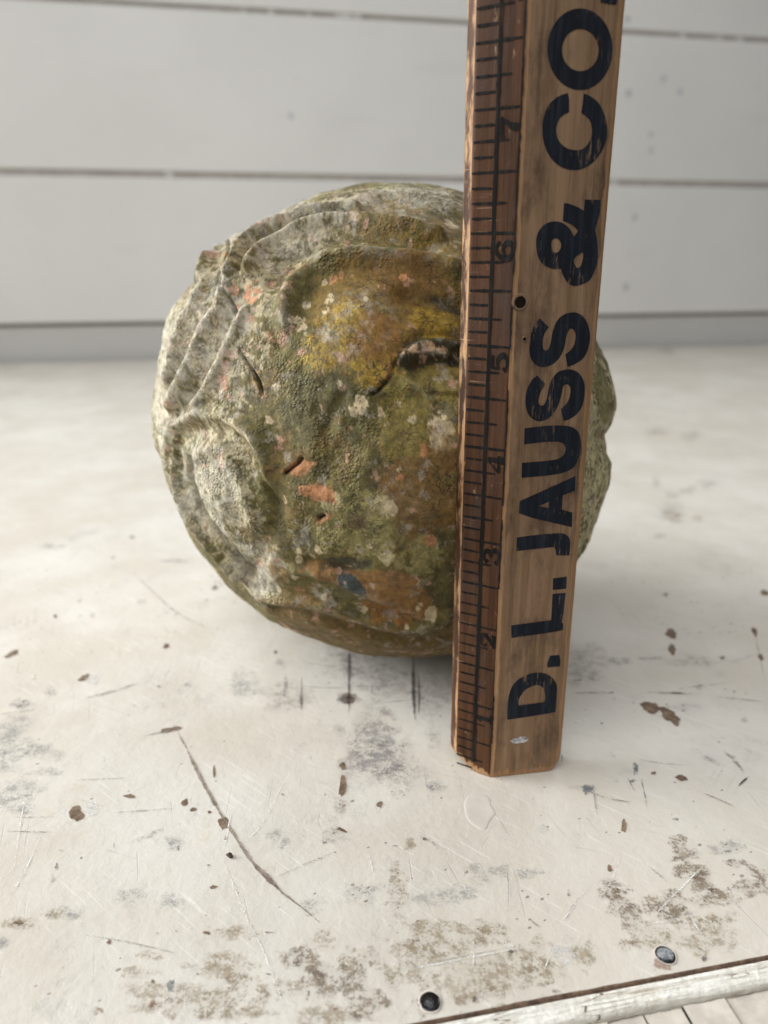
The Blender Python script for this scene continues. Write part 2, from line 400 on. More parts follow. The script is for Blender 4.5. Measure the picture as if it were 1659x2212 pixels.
blobs(R8, [('lilac', 70, 100, 260, 180), ('grey', 230, 160, 80, 60), ('grey', 300, 620, 320, 110, -.25), ('grey', 620, 530, 150, 50), ('grey', 470, 520, 200, 60),
           ('tan', 280, 810, 420, 170), ('tan', 450, 790, 170, 110), ('tan', 130, 870, 260, 120), ('tan', 520, 960, 460, 190), ('tan', 650, 920, 210, 190), ('tan', 100, 980, 300, 120),
           ('tan', 860, 885, 110, 140), ('tan', 1040, 845, 100, 50), ('tan', 1400, 800, 240, 190), ('tan', 330, 1040, 330, 120), ('tan', 1160, 800, 260, 110), ('tan', 1440, 735, 150, 40),
           ('brown', 1270, 400, 80, 70), ('brown', 1300, 450, 110, 70), ('brown', 1320, 520, 140, 80), ('brown', 1370, 580, 90, 110), ('brown', 1440, 640, 170, 80), ('brown', 1580, 600, 140, 90), ('brown', 1520, 490, 90, 40),
           ('brown', 1200, 660, 210, 110), ('brown', 1040, 680, 160, 140), ('brown', 990, 610, 130, 90), ('brown', 1260, 720, 190, 60), ('brown', 1620, 530, 90, 60, .4),
           ('tan', 110, 410, 60, 60), ('tan', 60, 620, 110, 220), ('grey', 1490, 420, 160, 70), ('grey', 690, 340, 60, 40),
           ('white', 770, 880, 110, 60, .35), ('white', 792, 815, 46, 30, .3)])
blobs(R9, [('grey', 640, 590, 190, 60), ('grey', 480, 700, 110, 60), ('grey', 850, 570, 200, 26), ('grey', 400, 1450, 190, 60), ('grey', 1230, 1240, 200, 60, .5), ('lilac', 400, 600, 260, 330),
           ('grey', 1500, 990, 60, 40), ('grey', 960, 960, 130, 60), ('grey', 1190, 770, 60, 40), ('grey', 620, 1410, 60, 26), ('grey', 1420, 1240, 60, 40, .6), ('lilac', 1150, 590, 330, 90)])
blobs(R10, [('lilac', 1000, 1450, 190, 170), ('lilac', 1130, 930, 150, 70), ('grey', 920, 1610, 90, 40), ('lilac', 1120, 1300, 120, 50), ('lilac', 900, 900, 160, 80), ('lilac', 1250, 1250, 160, 60),
            ('lilac', 1000, 1330, 110, 50), ('lilac', 900, 1240, 60, 90), ('tan', 1000, 1460, 110, 90), ('tan', 1180, 1490, 90, 50), ('grey', 970, 350, 120, 60)])
# --- hard chips
blobs(R7, [('chip', 330, 275, 62, 72, .5), ('white', 395, 255, 50, 60), ('chip', 560, 200, 48, 18), ('chip', 797, 228, 30, 30, -.7), ('chip', 835, 257, 28, 20), ('chip', 905, 268, 18, 12),
           ('chip', 922, 592, 30, 18), ('chip', 893, 790, 30, 16), ('dark', 243, 505, 16, 44), ('grey', 228, 550, 24, 44), ('teal', 738, 1020, 32, 66, .25), ('teal', 733, 1080, 26, 28),
           ('rust', 665, 1105, 62, 50), ('rust', 420, 1125, 50, 36), ('dark', 1330, 1060, 16, 62, .3), ('dark', 350, 466, 12, 8), ('chip', 470, 830, 16, 22), ('rust', 607, 848, 14, 12),
           ('chip', 965, 315, 40, 60), ('teal', 1220, 192, 14, 12), ('chip', 925, 95, 12, 50), ('chip', 1480, 160, 28, 90, .1), ('rust', 1480, 230, 34, 40), ('chip', 1475, 345, 44, 16, .3),
           ('chip', 660, 1000, 14, 22), ('dark', 975, 380, 12, 20), ('dark', 1210, 1060, 14, 12), ('chip', 80, 745, 40, 18), ('dark', 680, 792, 16, 10), ('dark', 760, 782, 10, 8), ('chip', 1640, 235, 26, 26), ('dark', 1160, 788, 44, 8),
           ('dark', 900, 498, 12, 12), ('rust', 853, 968, 12, 10), ('dark', 1155, 968, 60, 8, .15), ('rust', 1448, 1118, 20, 14), ('dark', 265, 434, 18, 10), ('dark', 492, 410, 10, 22), ('dark', 770, 425, 8, 24)])
blobs(R8, [('chip', 1285, 120, 50, 24, .1), ('chip', 1037, 328, 26, 52), ('chip', 975, 512, 22, 30), ('dark', 180, 386, 56, 20, .45), ('dark', 50, 415, 30, 10), ('dark', 800, 620, 18, 36),
           ('teal', 1082, 80, 18, 50), ('teal', 1078, 132, 34, 12), ('teal', 880, 165, 60, 26, .3), ('dark', 693, 162, 14, 10), ('dark', 545, 870, 26, 18), ('rust', 490, 950, 18, 12),
           ('rust', 355, 527, 20, 16), ('dark', 574, 730, 12, 10), ('dark', 745, 1040, 40, 26), ('dark', 390, 1075, 18, 30), ('rust', 1205, 920, 100, 60), ('rust', 165, 1110, 60, 90), ('dark', 1385, 895, 28, 40),
           ('chip', 1165, 100, 22, 14), ('dark', 1260, 300, 26, 14), ('dark', 1480, 405, 16, 14), ('dark', 1470, 345, 12, 8), ('dark', 1490, 438, 26, 8), ('dark', 596, 608, 10, 8), ('dark', 1215, 803, 16, 8),
           ('brown', 330, 1080, 60, 50), ('brown', 500, 1120, 90, 40)])
blobs(R6, [('chip', 50, 665, 64, 22, -.4), ('chip', 362, 768, 52, 24, -.4), ('white', 400, 775, 60, 34), ('chip', 718, 630, 28, 22), ('rust', 400, 498, 24, 22), ('tan', 343, 430, 26, 22),
           ('brown', 612, 440, 42, 16), ('dark', 928, 380, 28, 26), ('chip', 735, 992, 92, 22, -.2), ('dark', 1190, 655, 20, 16), ('chip', 238, 502, 16, 14), ('dark', 488, 247, 18, 14), ('dark', 685, 805, 22, 12),
           ('dark', 570, 160, 24, 20), ('dark', 397, 655, 14, 14), ('dark', 90, 880, 60, 22, -.6)])
blobs(R9, [('chip', 1000, 400, 92, 56, .55), ('chip', 1005, 508, 52, 74), ('chip', 1568, 385, 40, 56, -.4), ('chip', 1610, 560, 36, 46, -.4), ('chip', 1640, 122, 72, 36),
           ('chip', 860, 905, 150, 70, .2), ('chip', 985, 955, 150, 80, .5), ('chip', 1030, 1000, 70, 50, .7), ('chip', 1070, 1386, 76, 34, .1), ('dark', 882, 1346, 20, 18, .5), ('teal', 762, 1322, 26, 80),
           ('dark', 738, 1408, 50, 16), ('dark', 252, 1250, 20, 44), ('dark', 365, 720, 56, 18), ('teal', 415, 1470, 56, 60, .6), ('dark', 525, 1014, 20, 14), ('rust', 920, 1078, 14, 12),
           ('dark', 960, 135, 50, 26), ('dark', 1345, 565, 50, 26, .2), ('dark', 1415, 843, 50, 12), ('dark', 1025, 1416, 22, 10), ('dark', 132, 1450, 12, 10), ('chip', 1040, 806, 110, 12), ('dark', 590, 804, 40, 10)])
blobs(R11, [('chip', 395, 610, 120, 80), ('dark', 400, 610, 200, 120), ('chip', 355, 1330, 52, 170, .1), ('dark', 655, 1480, 24, 30), ('chip', 355, 1170, 60, 60), ('dark', 408, 290, 50, 70)])
# --- strokes
strokes(R11, [('dstreak', 22, [(408, 150), (408, 420), (406, 760)]), ('dstreak', 34, [(940, 220), (938, 420), (945, 700), (958, 800)]), ('dstreak', 22, [(975, 380), (990, 470), (985, 740)]),
              ('dstreak', 14, [(14, 430), (14, 580), (10, 720)]), ('gscratch', 7, [(0, 505), (200, 522), (400, 520)]), ('gscratch', 7, [(0, 300), (200, 340), (330, 350)]), ('gscratch', 7, [(520, 670), (720, 640), (960, 620)])])
strokes(R6, [('gscratch', 12, [(1235, 750), (1228, 850)]), ('gscratch', 7, [(570, 310), (760, 490), (890, 550)]), ('gscratch', 7, [(0, 925), (150, 905)]), ('gscratch', 6, [(620, 1020), (780, 985)]), ('gscratch', 9, [(370, 855), (480, 830), (600, 790)])])
strokes(R7, [('scratch', 16, [(745, -120), (810, 0), (860, 110), (900, 180), (940, 255), (985, 325), (1040, 410), (1090, 490), (1165, 565), (1240, 635), (1320, 690), (1380, 745)]),
             ('scratch', 26, [(1090, 480), (1130, 525), (1165, 560), (1205, 600)]),
             ('wscratch', 8, [(960, 470), (1010, 590), (1070, 740), (1140, 870), (1200, 1040), (1250, 1170)]), ('wscratch', 6, [(110, 190), (85, 330), (60, 520)]), ('wscratch', 6, [(180, 350), (120, 500), (40, 640)]),
             ('gscratch', 6, [(20, 350), (120, 352), (220, 355)]), ('gscratch', 6, [(60, 290), (160, 290), (250, 288)]), ('wscratch', 7, [(1000, 260), (970, 420)]), ('gscratch', 7, [(370, 800), (560, 830), (770, 880)]),
             ('gscratch', 5, [(1180, 555), (1320, 490), (1450, 440)]), ('gscratch', 5, [(330, 130), (440, 125), (540, 120)]), ('wscratch', 6, [(820, 185), (818, 240)]), ('wscratch', 6, [(1240, 100), (1150, 300), (1060, 400)]), ('wscratch', 8, [(1590, 440), (1615, 550)]),
             ('gscratch', 6, [(480, 270), (620, 262), (760, 250)]), ('wscratch', 5, [(720, 600), (700, 660)]), ('wscratch', 5, [(355, 730), (345, 775)]), ('wscratch', 6, [(800, 1050), (795, 1180)])])
strokes(R8, [('wscratch', 8, [(1400, 480), (1290, 590), (1190, 690), (1130, 760)]), ('wscratch', 9, [(1360, 710), (1250, 735), (1120, 755)]), ('wscratch', 8, [(390, 770), (383, 860), (385, 950)]), ('wscratch', 7, [(1310, 700), (1360, 780), (1410, 850)]),
             ('wscratch', 7, [(530, 1050), (400, 1060), (390, 1080), (470, 1010)]), ('gscratch', 6, [(860, 620), (800, 690), (780, 740)]), ('gscratch', 5, [(0, 980), (150, 930), (350, 890), (560, 850)]), ('wscratch', 6, [(30, 960), (200, 930), (560, 860), (700, 840)]),
             ('gscratch', 9, [(903, 150), (912, 220), (925, 295)]), ('gscratch', 8, [(1113, 120), (1125, 190), (1140, 255)]), ('gscratch', 9, [(1148, 505), (1190, 540), (1225, 570)]), ('scratch', 9, [(632, 732), (650, 750), (675, 768)]), ('dstreak', 8, [(1575, 115), (1550, 135), (1530, 157)]),
             ('gscratch', 9, [(1470, 10), (1520, 50), (1550, 90)]), ('gscratch', 7, [(860, 170), (980, 215), (1070, 225)]), ('gscratch', 6, [(1350, 175), (1440, 210), (1520, 245)]), ('wscratch', 6, [(720, 870), (705, 920), (690, 960)]), ('gscratch', 5, [(530, 490), (540, 600), (535, 700)]),
             ('wscratch', 6, [(880, 590), (830, 660), (770, 740)]), ('wscratch', 5, [(1020, 450), (990, 560), (920, 660)]), ('gscratch', 6, [(200, 380), (232, 430)]), ('wscratch', 6, [(850, 800), (810, 870)]), ('tan', 14, [(1560, 490), (1600, 520), (1650, 560)])])
strokes(R9, [('gscratch', 9, [(800, 800), (1000, 806), (1200, 812)]), ('gscratch', 9, [(300, 810), (450, 800), (600, 804)]), ('gscratch', 8, [(1300, 830), (1450, 845), (1640, 866)]), ('gscratch', 8, [(1040, 780), (1200, 755), (1400, 735)]),
             ('gscratch', 8, [(700, 1380), (725, 1430), (755, 1480)]), ('gscratch', 8, [(790, 1400), (810, 1460), (830, 1535)]), ('gscratch', 10, [(1360, 1200), (1440, 1260), (1500, 1340)]), ('dstreak', 8, [(1530, 1375), (1490, 1410), (1455, 1445)]),
             ('gscratch', 7, [(580, 1200), (640, 1280)]), ('gscratch', 7, [(780, 1260), (950, 1290), (1100, 1300)]), ('wscratch', 9, [(1390, 595), (1500, 570), (1580, 540)]), ('gscratch', 7, [(1570, 400), (1590, 500), (1640, 720)])])
# clear varnish drop in front of the ruler
def varnish():
    n = NT("dried_varnish"); v = n.coord()
    n.base(n.mix(n.ramp(n.noise(v, 90, 3), 0.3, 0.7), (0.53, 0.48, 0.42), (0.60, 0.55, 0.49)), 0.24, 0.5)
    return n.m
M_var = varnish()
def drop(pts, h):
    P = np.array(pts, float)
    Q = []
    for i in range(len(P)):
        p0, p1, p2, p3 = P[i - 1], P[i], P[(i + 1) % len(P)], P[(i + 2) % len(P)]
        for t in np.linspace(0, 1, 6, endpoint=False):
            Q.append(0.5 * ((2 * p1) + (-p0 + p2) * t + (2 * p0 - 5 * p1 + 4 * p2 - p3) * t * t + (-p0 + 3 * p1 - 3 * p2 + p3) * t ** 3))
    Q = np.array(Q); c = Q.mean(0); n = len(Q); V = []; z0 = 0.0022
    for rr, hh in ((1.0, 0.0), (0.93, 0.6), (0.85, 0.95), (0.7, 1.0), (0.4, .85)):
        for q in Q:
            p = c + (q - c) * rr; V.append(ground(p[0], p[1], z0 * (hh > 0) + h * hh))
    V.append(ground(c[0], c[1], z0 + h))
    Fc = [(r * n + i, r * n + (i + 1) % n, (r + 1) * n + (i + 1) % n, (r + 1) * n + i) for r in range(4) for i in range(n)]
    Fc += [(4 * n + i, 4 * n + (i + 1) % n, 5 * n) for i in range(n)]
    mesh("varnish_drop", V, Fc, M_var, table, True, org=TORG)
f8, k8 = R8
drop([f8(*p) for p in ((345, 230), (370, 195), (420, 190), (455, 205), (465, 240), (482, 275), (460, 305), (440, 345), (405, 340), (360, 300))], 0.0018)

# front edge: rust seam, moulding, lower rail
def ribbon(name, rows, mat, smooth=True):
    """rows: list over x of list of points"""
    n = len(rows[0]); V = [p for r in rows for p in r]
    Fc = [(i * n + k, (i + 1) * n + k, (i + 1) * n + k + 1, i * n + k + 1) for i in range(len(rows) - 1) for k in range(n - 1)]
    return mesh(name, V, Fc, mat, table, smooth, org=TORG)
def rust_mat():
    n = NT("rusty_seam"); v = n.coord()
    n.base(n.mix(n.ramp(n.noise(v, 420, 7, 0.7), 0.3, 0.7), (0.075, 0.048, 0.036), (0.21, 0.135, 0.09)), 0.85, 0.2)
    n.bump(n.noise(v, 900, 5), 0.8, 0.0006); return n.m
def mould_mat():
    n = NT("crackled_cream_paint"); v = n.coord(); vl = n.coord((0.22, 1, 1), (0, 0, YAW)); 
    c = n.mix(n.ramp(n.noise(v, 60, 6, 0.65), 0.35, 0.65), (0.70, 0.67, 0.60), (0.78, 0.76, 0.70))
    c = n.mix(n.math('MULTIPLY', n.ramp(n.noise(n.coord((60, 900, 900), (0, 0, YAW)), 1.0, 5, 0.65), 0.50, 0.68), 0.65), c, (0.42, 0.34, 0.24))
    cr = n.math('LESS_THAN', n.voro(n.coord((90, 700, 700), (0, 0, YAW)), 1.0, 'DISTANCE_TO_EDGE'), 0.025)
    c = n.mix(n.math('MULTIPLY', cr, n.ramp(n.noise(v, 90, 3), .45, .6)), c, (0.19, 0.14, 0.10))
    n.base(c, 0.5, 0.4)
    n.bump(n.math('ADD', n.noise(n.coord((120, 1200, 1200), (0, 0, YAW)), 1.0, 4), n.noise(v, 500, 4)), 0.6, 0.0009); return n.m
M_rust = rust_mat(); M_mould = mould_mat()
M_rail = simple("old_cream_rail", (0.50, 0.455, 0.39), 0.6, 0.3, 160, 0.16)
xs = np.arange(-6, 12, 0.02)
Pn = np.stack([xs, xs * 0, xs * 0], 1)
n1 = fbm(Pn, 3.0, 3, 3); n2 = fbm(Pn, 5.0, 2, 9); n3 = fbm(Pn, 1.1, 5, 21); n4 = fbm(Pn, 6.0, 3, 33)
rows = []
for i, x in enumerate(xs):
    a = 0.002 + 0.020 * n3[i] + 0.005 * n1[i]; b = 0.020 + 0.004 * n2[i]
    rows.append([tp(x, -b, -0.06), tp(x, -b, -0.012), tp(x, -0.004, 0.002 + 0.002 * n1[i]), tp(x, max(0.004, a), 0.004), tp(x, max(0.004, a) + 0.006, 0.0006)])
ribbon("rust_seam", rows, M_rust)
for xr in ():                    # rust bleeding over the edge in lumps
    o = None
    V = []; nn = 12; rr = rnd.uniform(0.035, 0.07)
    for q, (s, h) in enumerate(((1, 0.0009), (0.75, 0.006), (0.4, 0.009))):
        for i in range(nn):
            t = 2 * math.pi * i / nn; r = rr * s * (1 + 0.2 * math.sin(3 * t + xr * 9))
            V.append(tp(xr + r * 1.3 * math.cos(t), 0.02 + r * math.sin(t), h))
    Fc = [(q * nn + i, q * nn + (i + 1) % nn, (q + 1) * nn + (i + 1) % nn, (q + 1) * nn + i) for q in range(2) for i in range(nn)] + [tuple(range(2 * nn, 3 * nn))]
    mesh("rust_lump", V, Fc, M_rust, table, True, org=TORG)
rows = []
for i, x in enumerate(xs):
    e = -0.215 + 0.016 * n3[i] + 0.006 * n4[i]
    g = 0.005 * n4[i]
    rows.append([tp(x, -0.022, -0.3), tp(x, -0.022, -0.022), tp(x, -0.032, -0.006), tp(x, -0.075, -0.008 + g), tp(x, -0.084, -0.020), tp(x, -0.096, -0.017 + g), tp(x, -0.11, -0.010), tp(x, -0.118, -0.017),
                 tp(x, -0.15, -0.008 + g), tp(x, -0.18, -0.014), tp(x, e + 0.012, -0.026), tp(x, e, -0.045), tp(x, e, -0.35)])
ribbon("edge_moulding", rows, M_mould)
cuts = [-6, -4.4, -2.9, -1.3, 0.2, 1.25, 2.0, 2.55, 2.87, 3.22, 3.62, 4.6, 6.1, 8, 12]
for a, b in zip(cuts[:-1], cuts[1:]):
    sub = [a + 0.007] + [x for x in xs if a + 0.012 < x < b - 0.012] + [b - 0.007]
    dz = rnd.uniform(-0.015, 0.01)
    rows = []
    for k in sub:
        x = k; N = lambda q: float(np.interp(x, xs, q)); e = -0.232 + 0.016 * N(n3) + 0.006 * N(n4) - 0.010 * abs(N(n2))
        rows.append([tp(x, e, -0.4), tp(x, e, -0.062 + dz), tp(x, e - 0.010, -0.052 + dz), tp(x, e - 0.2, -0.055 + dz), tp(x, -1.2, -0.085 + dz), tp(x, -1.26, -0.12 + dz), tp(x, -1.27, -1.4)])
    o = ribbon("rail_board", rows, M_rail)
    # end caps so each board is a solid piece
M_under = simple("dark_gap_wood", (0.06, 0.04, 0.03), 0.9, 0.1)
tbox("rail_core", -6, 12, -1.22, -0.02, -1.4, -0.16, M_under)

# two dome-headed tacks
def tack_mat():
    n = NT("dark_worn_metal"); v = n.coord()
    n.base(n.mix(n.ramp(n.noise(v, 900, 5, 0.7), 0.4, 0.7), (0.06, 0.065, 0.07), (0.17, 0.17, 0.17)), n.ramp(n.noise(v, 700, 4), 0.3, 0.7, 0.05, 0.16), 0.6, 0.9)
    n.bump(n.noise(v, 1000, 4), 0.2, 0.0003)
    return n.m
M_tack = tack_mat(); M_tackring = simple("pale_rim", (0.52, 0.46, 0.40), 0.6)
for (zx, zy) in ((1216, 888), (200, 1090)):
    X, Y = f8(zx, zy); c = ground(X, Y, 0.0); r = 0.086; nn = 28; V = []
    prof = [(1.0, 0.004), (1.0, 0.006), (0.985, 0.0075)] + [(0.97 * math.cos(t), 0.008 + 0.008 * math.sin(t)) for t in np.linspace(0.12, 1.45, 9)]
    for (rr, h) in prof:
        for i in range(nn):
            t = 2 * math.pi * i / nn
            V.append(c + np.array([r * rr * math.cos(t), r * rr * math.sin(t), h]))
    V.append(c + np.array([0, 0, 0.0161])); L = len(prof)
    Fc = [(q * nn + i, q * nn + (i + 1) % nn, (q + 1) * nn + (i + 1) % nn, (q + 1) * nn + i) for q in range(L - 1) for i in range(nn)]
    Fc += [((L - 1) * nn + i, (L - 1) * nn + (i + 1) % nn, L * nn) for i in range(nn)]
    tk = mesh("tack", V, Fc, M_tack, table, True, org=TORG)
    V = []; 
    for (rr, h) in ((1.16, 0.0042), (1.10, 0.008), (1.03, 0.009), (1.005, 0.0042)):
        for i in range(nn):
            t = 2 * math.pi * i / nn; q = 1 + 0.02 * math.sin(5 * t)
            V.append(c + np.array([r * rr * q * math.cos(t), r * rr * q * math.sin(t), h]))
    Fc = [(q * nn + i, q * nn + (i + 1) % nn, (q + 1) * nn + (i + 1) % nn, (q + 1) * nn + i) for q in range(3) for i in range(nn)]
    mesh("paint_ring", V, Fc, M_tackring, tk, True, org=TORG)

# a loose crumb lying on the paint
X, Y = R7[0](992, 455); cc = ground(X, Y, 0.018)
V = []; nn = 12; 
for q in range(7):
    ph = math.pi * q / 6
    for i in range(nn):
        t = 2 * math.pi * i / nn; rr = 1 + 0.18 * math.sin(3 * t + q) + 0.1 * math.sin(5 * t - 2 * q)
        a = np.array([0.040 * math.sin(ph) * math.cos(t) * rr, 0.026 * math.sin(ph) * math.sin(t) * rr])
        V.append(cc + np.array([0.8 * a[0] + 0.6 * a[1], -0.6 * a[0] + 0.8 * a[1], 0.018 * math.cos(ph) * rr]))
Fc = [(q * nn + i, q * nn + (i + 1) % nn, (q + 1) * nn + (i + 1) % nn, (q + 1) * nn + i) for q in range(6) for i in range(nn)]
M_crumb = simple("dark_crumb", (0.05, 0.03, 0.025), 0.7)
o = mesh("crumb", V, Fc, M_crumb, None, True, org=cc); o.location = cc * IN
o["label"] = "tiny dark brown crumb lying beside the long curved scratch on the tabletop"; o["category"] = "crumb"

# ================================================================== THE RULER
axis = -ray(882, 5460); axis /= np.linalg.norm(axis)
A0 = ground(983, 1655); B0 = ground(1060, 1681); C0 = ground(1203, 1665); 
uT = (B0 - A0); wT = np.linalg.norm(uT); uT /= wT      # tick facet
uL = (C0 - B0); wL = np.linalg.norm(uL); uL /= wL      # letter facet
nT = np.cross(uT, axis); nT /= np.linalg.norm(nT); nL = np.cross(uL, axis); nL /= np.linalg.norm(nL)
if nT[1] > 0: nT = -nT
if nL[1] > 0: nL = -nL
ruler = thing("wooden_ruler", "old brown wooden ruler standing upright with black inch marks and D. L. JAUSS & CO. lettering", "ruler", B0)
RORG = B0
HT = 12.3
def wood(name, ink=None, worn=0.0):
    n = NT(name); v = n.coord()
    side = n.attr("facet")                      # 0 tick facet, 1 letter facet
    ew = n.attr("wear")
    gr = n.noise(n.coord((1500, 1500, 45)), 1.0, 5, 0.65)
    gr2 = n.noise(n.coord((420, 420, 18)), 1.0, 4, 0.6, 0.4)
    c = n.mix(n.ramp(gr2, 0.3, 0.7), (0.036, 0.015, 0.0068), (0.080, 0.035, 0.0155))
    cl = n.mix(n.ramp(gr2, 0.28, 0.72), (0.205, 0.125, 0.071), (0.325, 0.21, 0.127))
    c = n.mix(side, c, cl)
    c = n.mix(n.math('MULTIPLY', n.ramp(gr, 0.5, 0.75), 0.5), c, (0.06, 0.03, 0.018))
    # grime bands
    gm = n.ramp(n.noise(n.coord((62, 62, 26)), 1.0, 8, 0.74), 0.44, 0.66)
    c = n.mix(n.math('MULTIPLY', gm, 0.74), c, (0.055, 0.036, 0.029))
    # flecks and scuffs of bare light wood
    fl = n.math('MULTIPLY', n.ramp(n.noise(n.coord((700, 700, 260)), 1.0, 5, 0.7), 0.60, 0.72), n.ramp(n.noise(v, 150, 4), 0.45, 0.62))
    c = n.mix(n.math('MULTIPLY', fl, 0.75), c, (0.36, 0.215, 0.115))
    hs = n.math('MULTIPLY', n.ramp(n.noise(n.coord((45, 45, 2600)), 1.0, 3, 0.6), 0.64, 0.72), n.ramp(n.noise(v, 90, 3), 0.5, 0.62))
    c = n.mix(n.math('MULTIPLY', hs, 0.7), c, (0.36, 0.235, 0.145))
    bare = n.mix(n.ramp(gr, 0.35, 0.7), (0.44, 0.26, 0.135), (0.32, 0.175, 0.085))
    wm = n.ramp(n.math('ADD', ew, n.math('MULTIPLY', n.math('SUBTRACT', n.noise(n.coord((330, 330, 90)), 1.0, 6, 0.7), 0.5), 1.5)), 0.42, 0.66)
    if ink:
        f = n.ramp(n.math('ADD', n.noise(n.coord((900, 900, 120)), 1.0, 6, 0.75), n.math('MULTIPLY', n.noise(v, 130, 4), 0.5)), 0.60 + worn, 0.52 + worn)
        f = n.math('MAXIMUM', n.math('SUBTRACT', 1.0, n.math('SUBTRACT', 1.0, f)), 0.0)
        inkc = n.mix(n.ramp(n.noise(n.coord((800, 800, 60)), 1.0, 5), 0.4, 0.75), ink, tuple(min(1, x * 1.9 + 0.006) for x in ink))
        ff = n.ramp(n.noise(n.coord((1000, 1000, 130)), 1.0, 6, 0.75), 0.62 - worn, 0.72 - worn, 1.0, 0.0)
        ff = n.math('MAXIMUM', ff, n.ramp(n.noise(v, 75, 4, 0.6), 0.60, 0.50))
        c = n.mix(n.math('MULTIPLY', ff, 0.985), c, inkc)
    c = n.mix(n.math('MULTIPLY', wm, 0.85), c, bare)
    n.base(c, 0.78 if ink else 0.62, 0.10 if ink else 0.13)
    n.bump(n.math('ADD', gr, n.math('MULTIPLY', n.noise(v, 500, 4), 0.6)), 0.28, 0.0004)
    return n.m
M_wood = wood("aged_ruler_wood")
M_inkL = wood("navy_stencil_ink", (0.0095, 0.0135, 0.0205), 0.075)
M_inkT = wood("black_rule_ink", (0.007, 0.0065, 0.006), 0.05)
# cross-section walked from the back left, over both front facets, to the back right
back = np.array([0.05, 1.0, 0]); back /= np.linalg.norm(back)
sec = []; fac = []; wea = []
def addp(p, f, wv): sec.append(p); fac.append(f); wea.append(wv)
La = A0 - uT * 0.012
edgeL = ground(972.5, 1641)
addp(edgeL + back * 0.035 + EX * 0.02, 0, 0.6); addp(edgeL + back * 0.012, 0, .5); addp(edgeL * 0.96 + A0 * 0.04, 0, 0.5); addp(edgeL * 0.5 + A0 * 0.5 - nT * 0.0, 0, 0.4)
for t in (0.0, 0.02): addp(A0 + uT * wT * t - nT * (0.012 if t == 0 else 0.003), 0, 0.62 if t == 0 else 0.35)
for t in np.linspace(0.05, 0.93, 16): addp(A0 + uT * wT * t, 0, 0.0 if t < .9 else .1)
addp(A0 + uT * wT * 0.975 - nT * 0.001, 0, 0.28)
addp(B0 - nT * 0.004 - nL * 0.004, 0.5, 1.0)
addp(B0 + uL * wL * 0.03 - nL * 0.001, 1, 0.75)
for t in np.linspace(0.06, 0.93, 24): addp(B0 + uL * wL * t, 1, .35 if t < .07 else (0.0 if t < .84 else .22))
addp(B0 + uL * wL * 0.955 - nL * 0.003, 1, 0.30); addp(C0 - nL * 0.012, 1, 0.72); addp(C0 + uL * 0.035 - nL * 0.03, 1, 0.8)
addp(C0 + uL * 0.062 - nL * 0.075, 1, 0.8); addp(C0 + uL * 0.066 - nL * 0.13, 1, 0.7); addp(C0 + uL * 0.05 - nL * 0.2, 1, .5)
pb = np.array([sec[-1][0] - 0.04, 7.335, 0]); addp(pb, 1, .3)
addp(np.array([sec[0][0] + 0.05, 7.335, 0]), 0, .3)
sec = np.array(sec); fac = np.array(fac, float); wea = np.array(wea)
hs = np.concatenate([[0, 0.012, 0.03, 0.055, 0.085], np.arange(0.12, HT - 0.1, 0.04), [HT - 0.06, HT - 0.02, HT]])
cen = sec.mean(0)
V = []; FA = []; WE = []; ns = len(sec)
for h in hs:
    hh = min(h, HT - h)
    sh = 1 - 0.055 * max(0, 1 - hh / 0.075) ** 2
    for k in range(ns):
        # rounded lower corners: the outer edges lift a little
        lat = abs((sec[k] - cen).dot(uL)) / 0.7
        V.append(cen + (sec[k] - cen) * sh + axis * h); FA.append(fac[k])
        bw = max(0.0, 1 - hh / 0.20) * 0.85
        WE.append(max(wea[k], bw))
V = np.array(V); WE = np.array(WE)
nzp = fbm(V, 5.0, 4, 4); nz2 = fbm(V * np.array([1, 1, .25]), 14.0, 3, 8)
Hh = np.repeat(hs, ns)
outer = np.clip(np.tile(wea, len(hs)), 0, 1)
V = V + back[None] * (0.006 * nzp + 0.006 * np.maximum(0, nz2))[:, None] * outer[:, None] * 1.3
# the bottom corners are worn round: pull the two lower corners up
latL = sstep(0.30, 0.0, (V - A0).dot(EX)); latR = sstep(0.22, 0.0, (C0 + uL * 0.06 - V).dot(EX))
lift = (0.17 * latL ** 2 + 0.11 * latR ** 2) * np.clip(1 - Hh / 0.5, 0, 1)
V[:, 2] += lift + np.where(Hh < 0.01, 0.004 * (nzp + 1), 0)
V[:, 2] -= V[:, 2].min() - 0.002
nh = len(hs)
Fc = [(i * ns + k, i * ns + (k + 1) % ns, (i + 1) * ns + (k + 1) % ns, (i + 1) * ns + k) for i in range(nh - 1) for k in range(ns)]
Fc += [tuple(range(ns))[::-1], tuple(range((nh - 1) * ns, nh * ns))]
body = mesh("blade", V, Fc, M_wood, ruler, True, org=RORG); attr(body, "facet", FA); attr(body, "wear", WE)

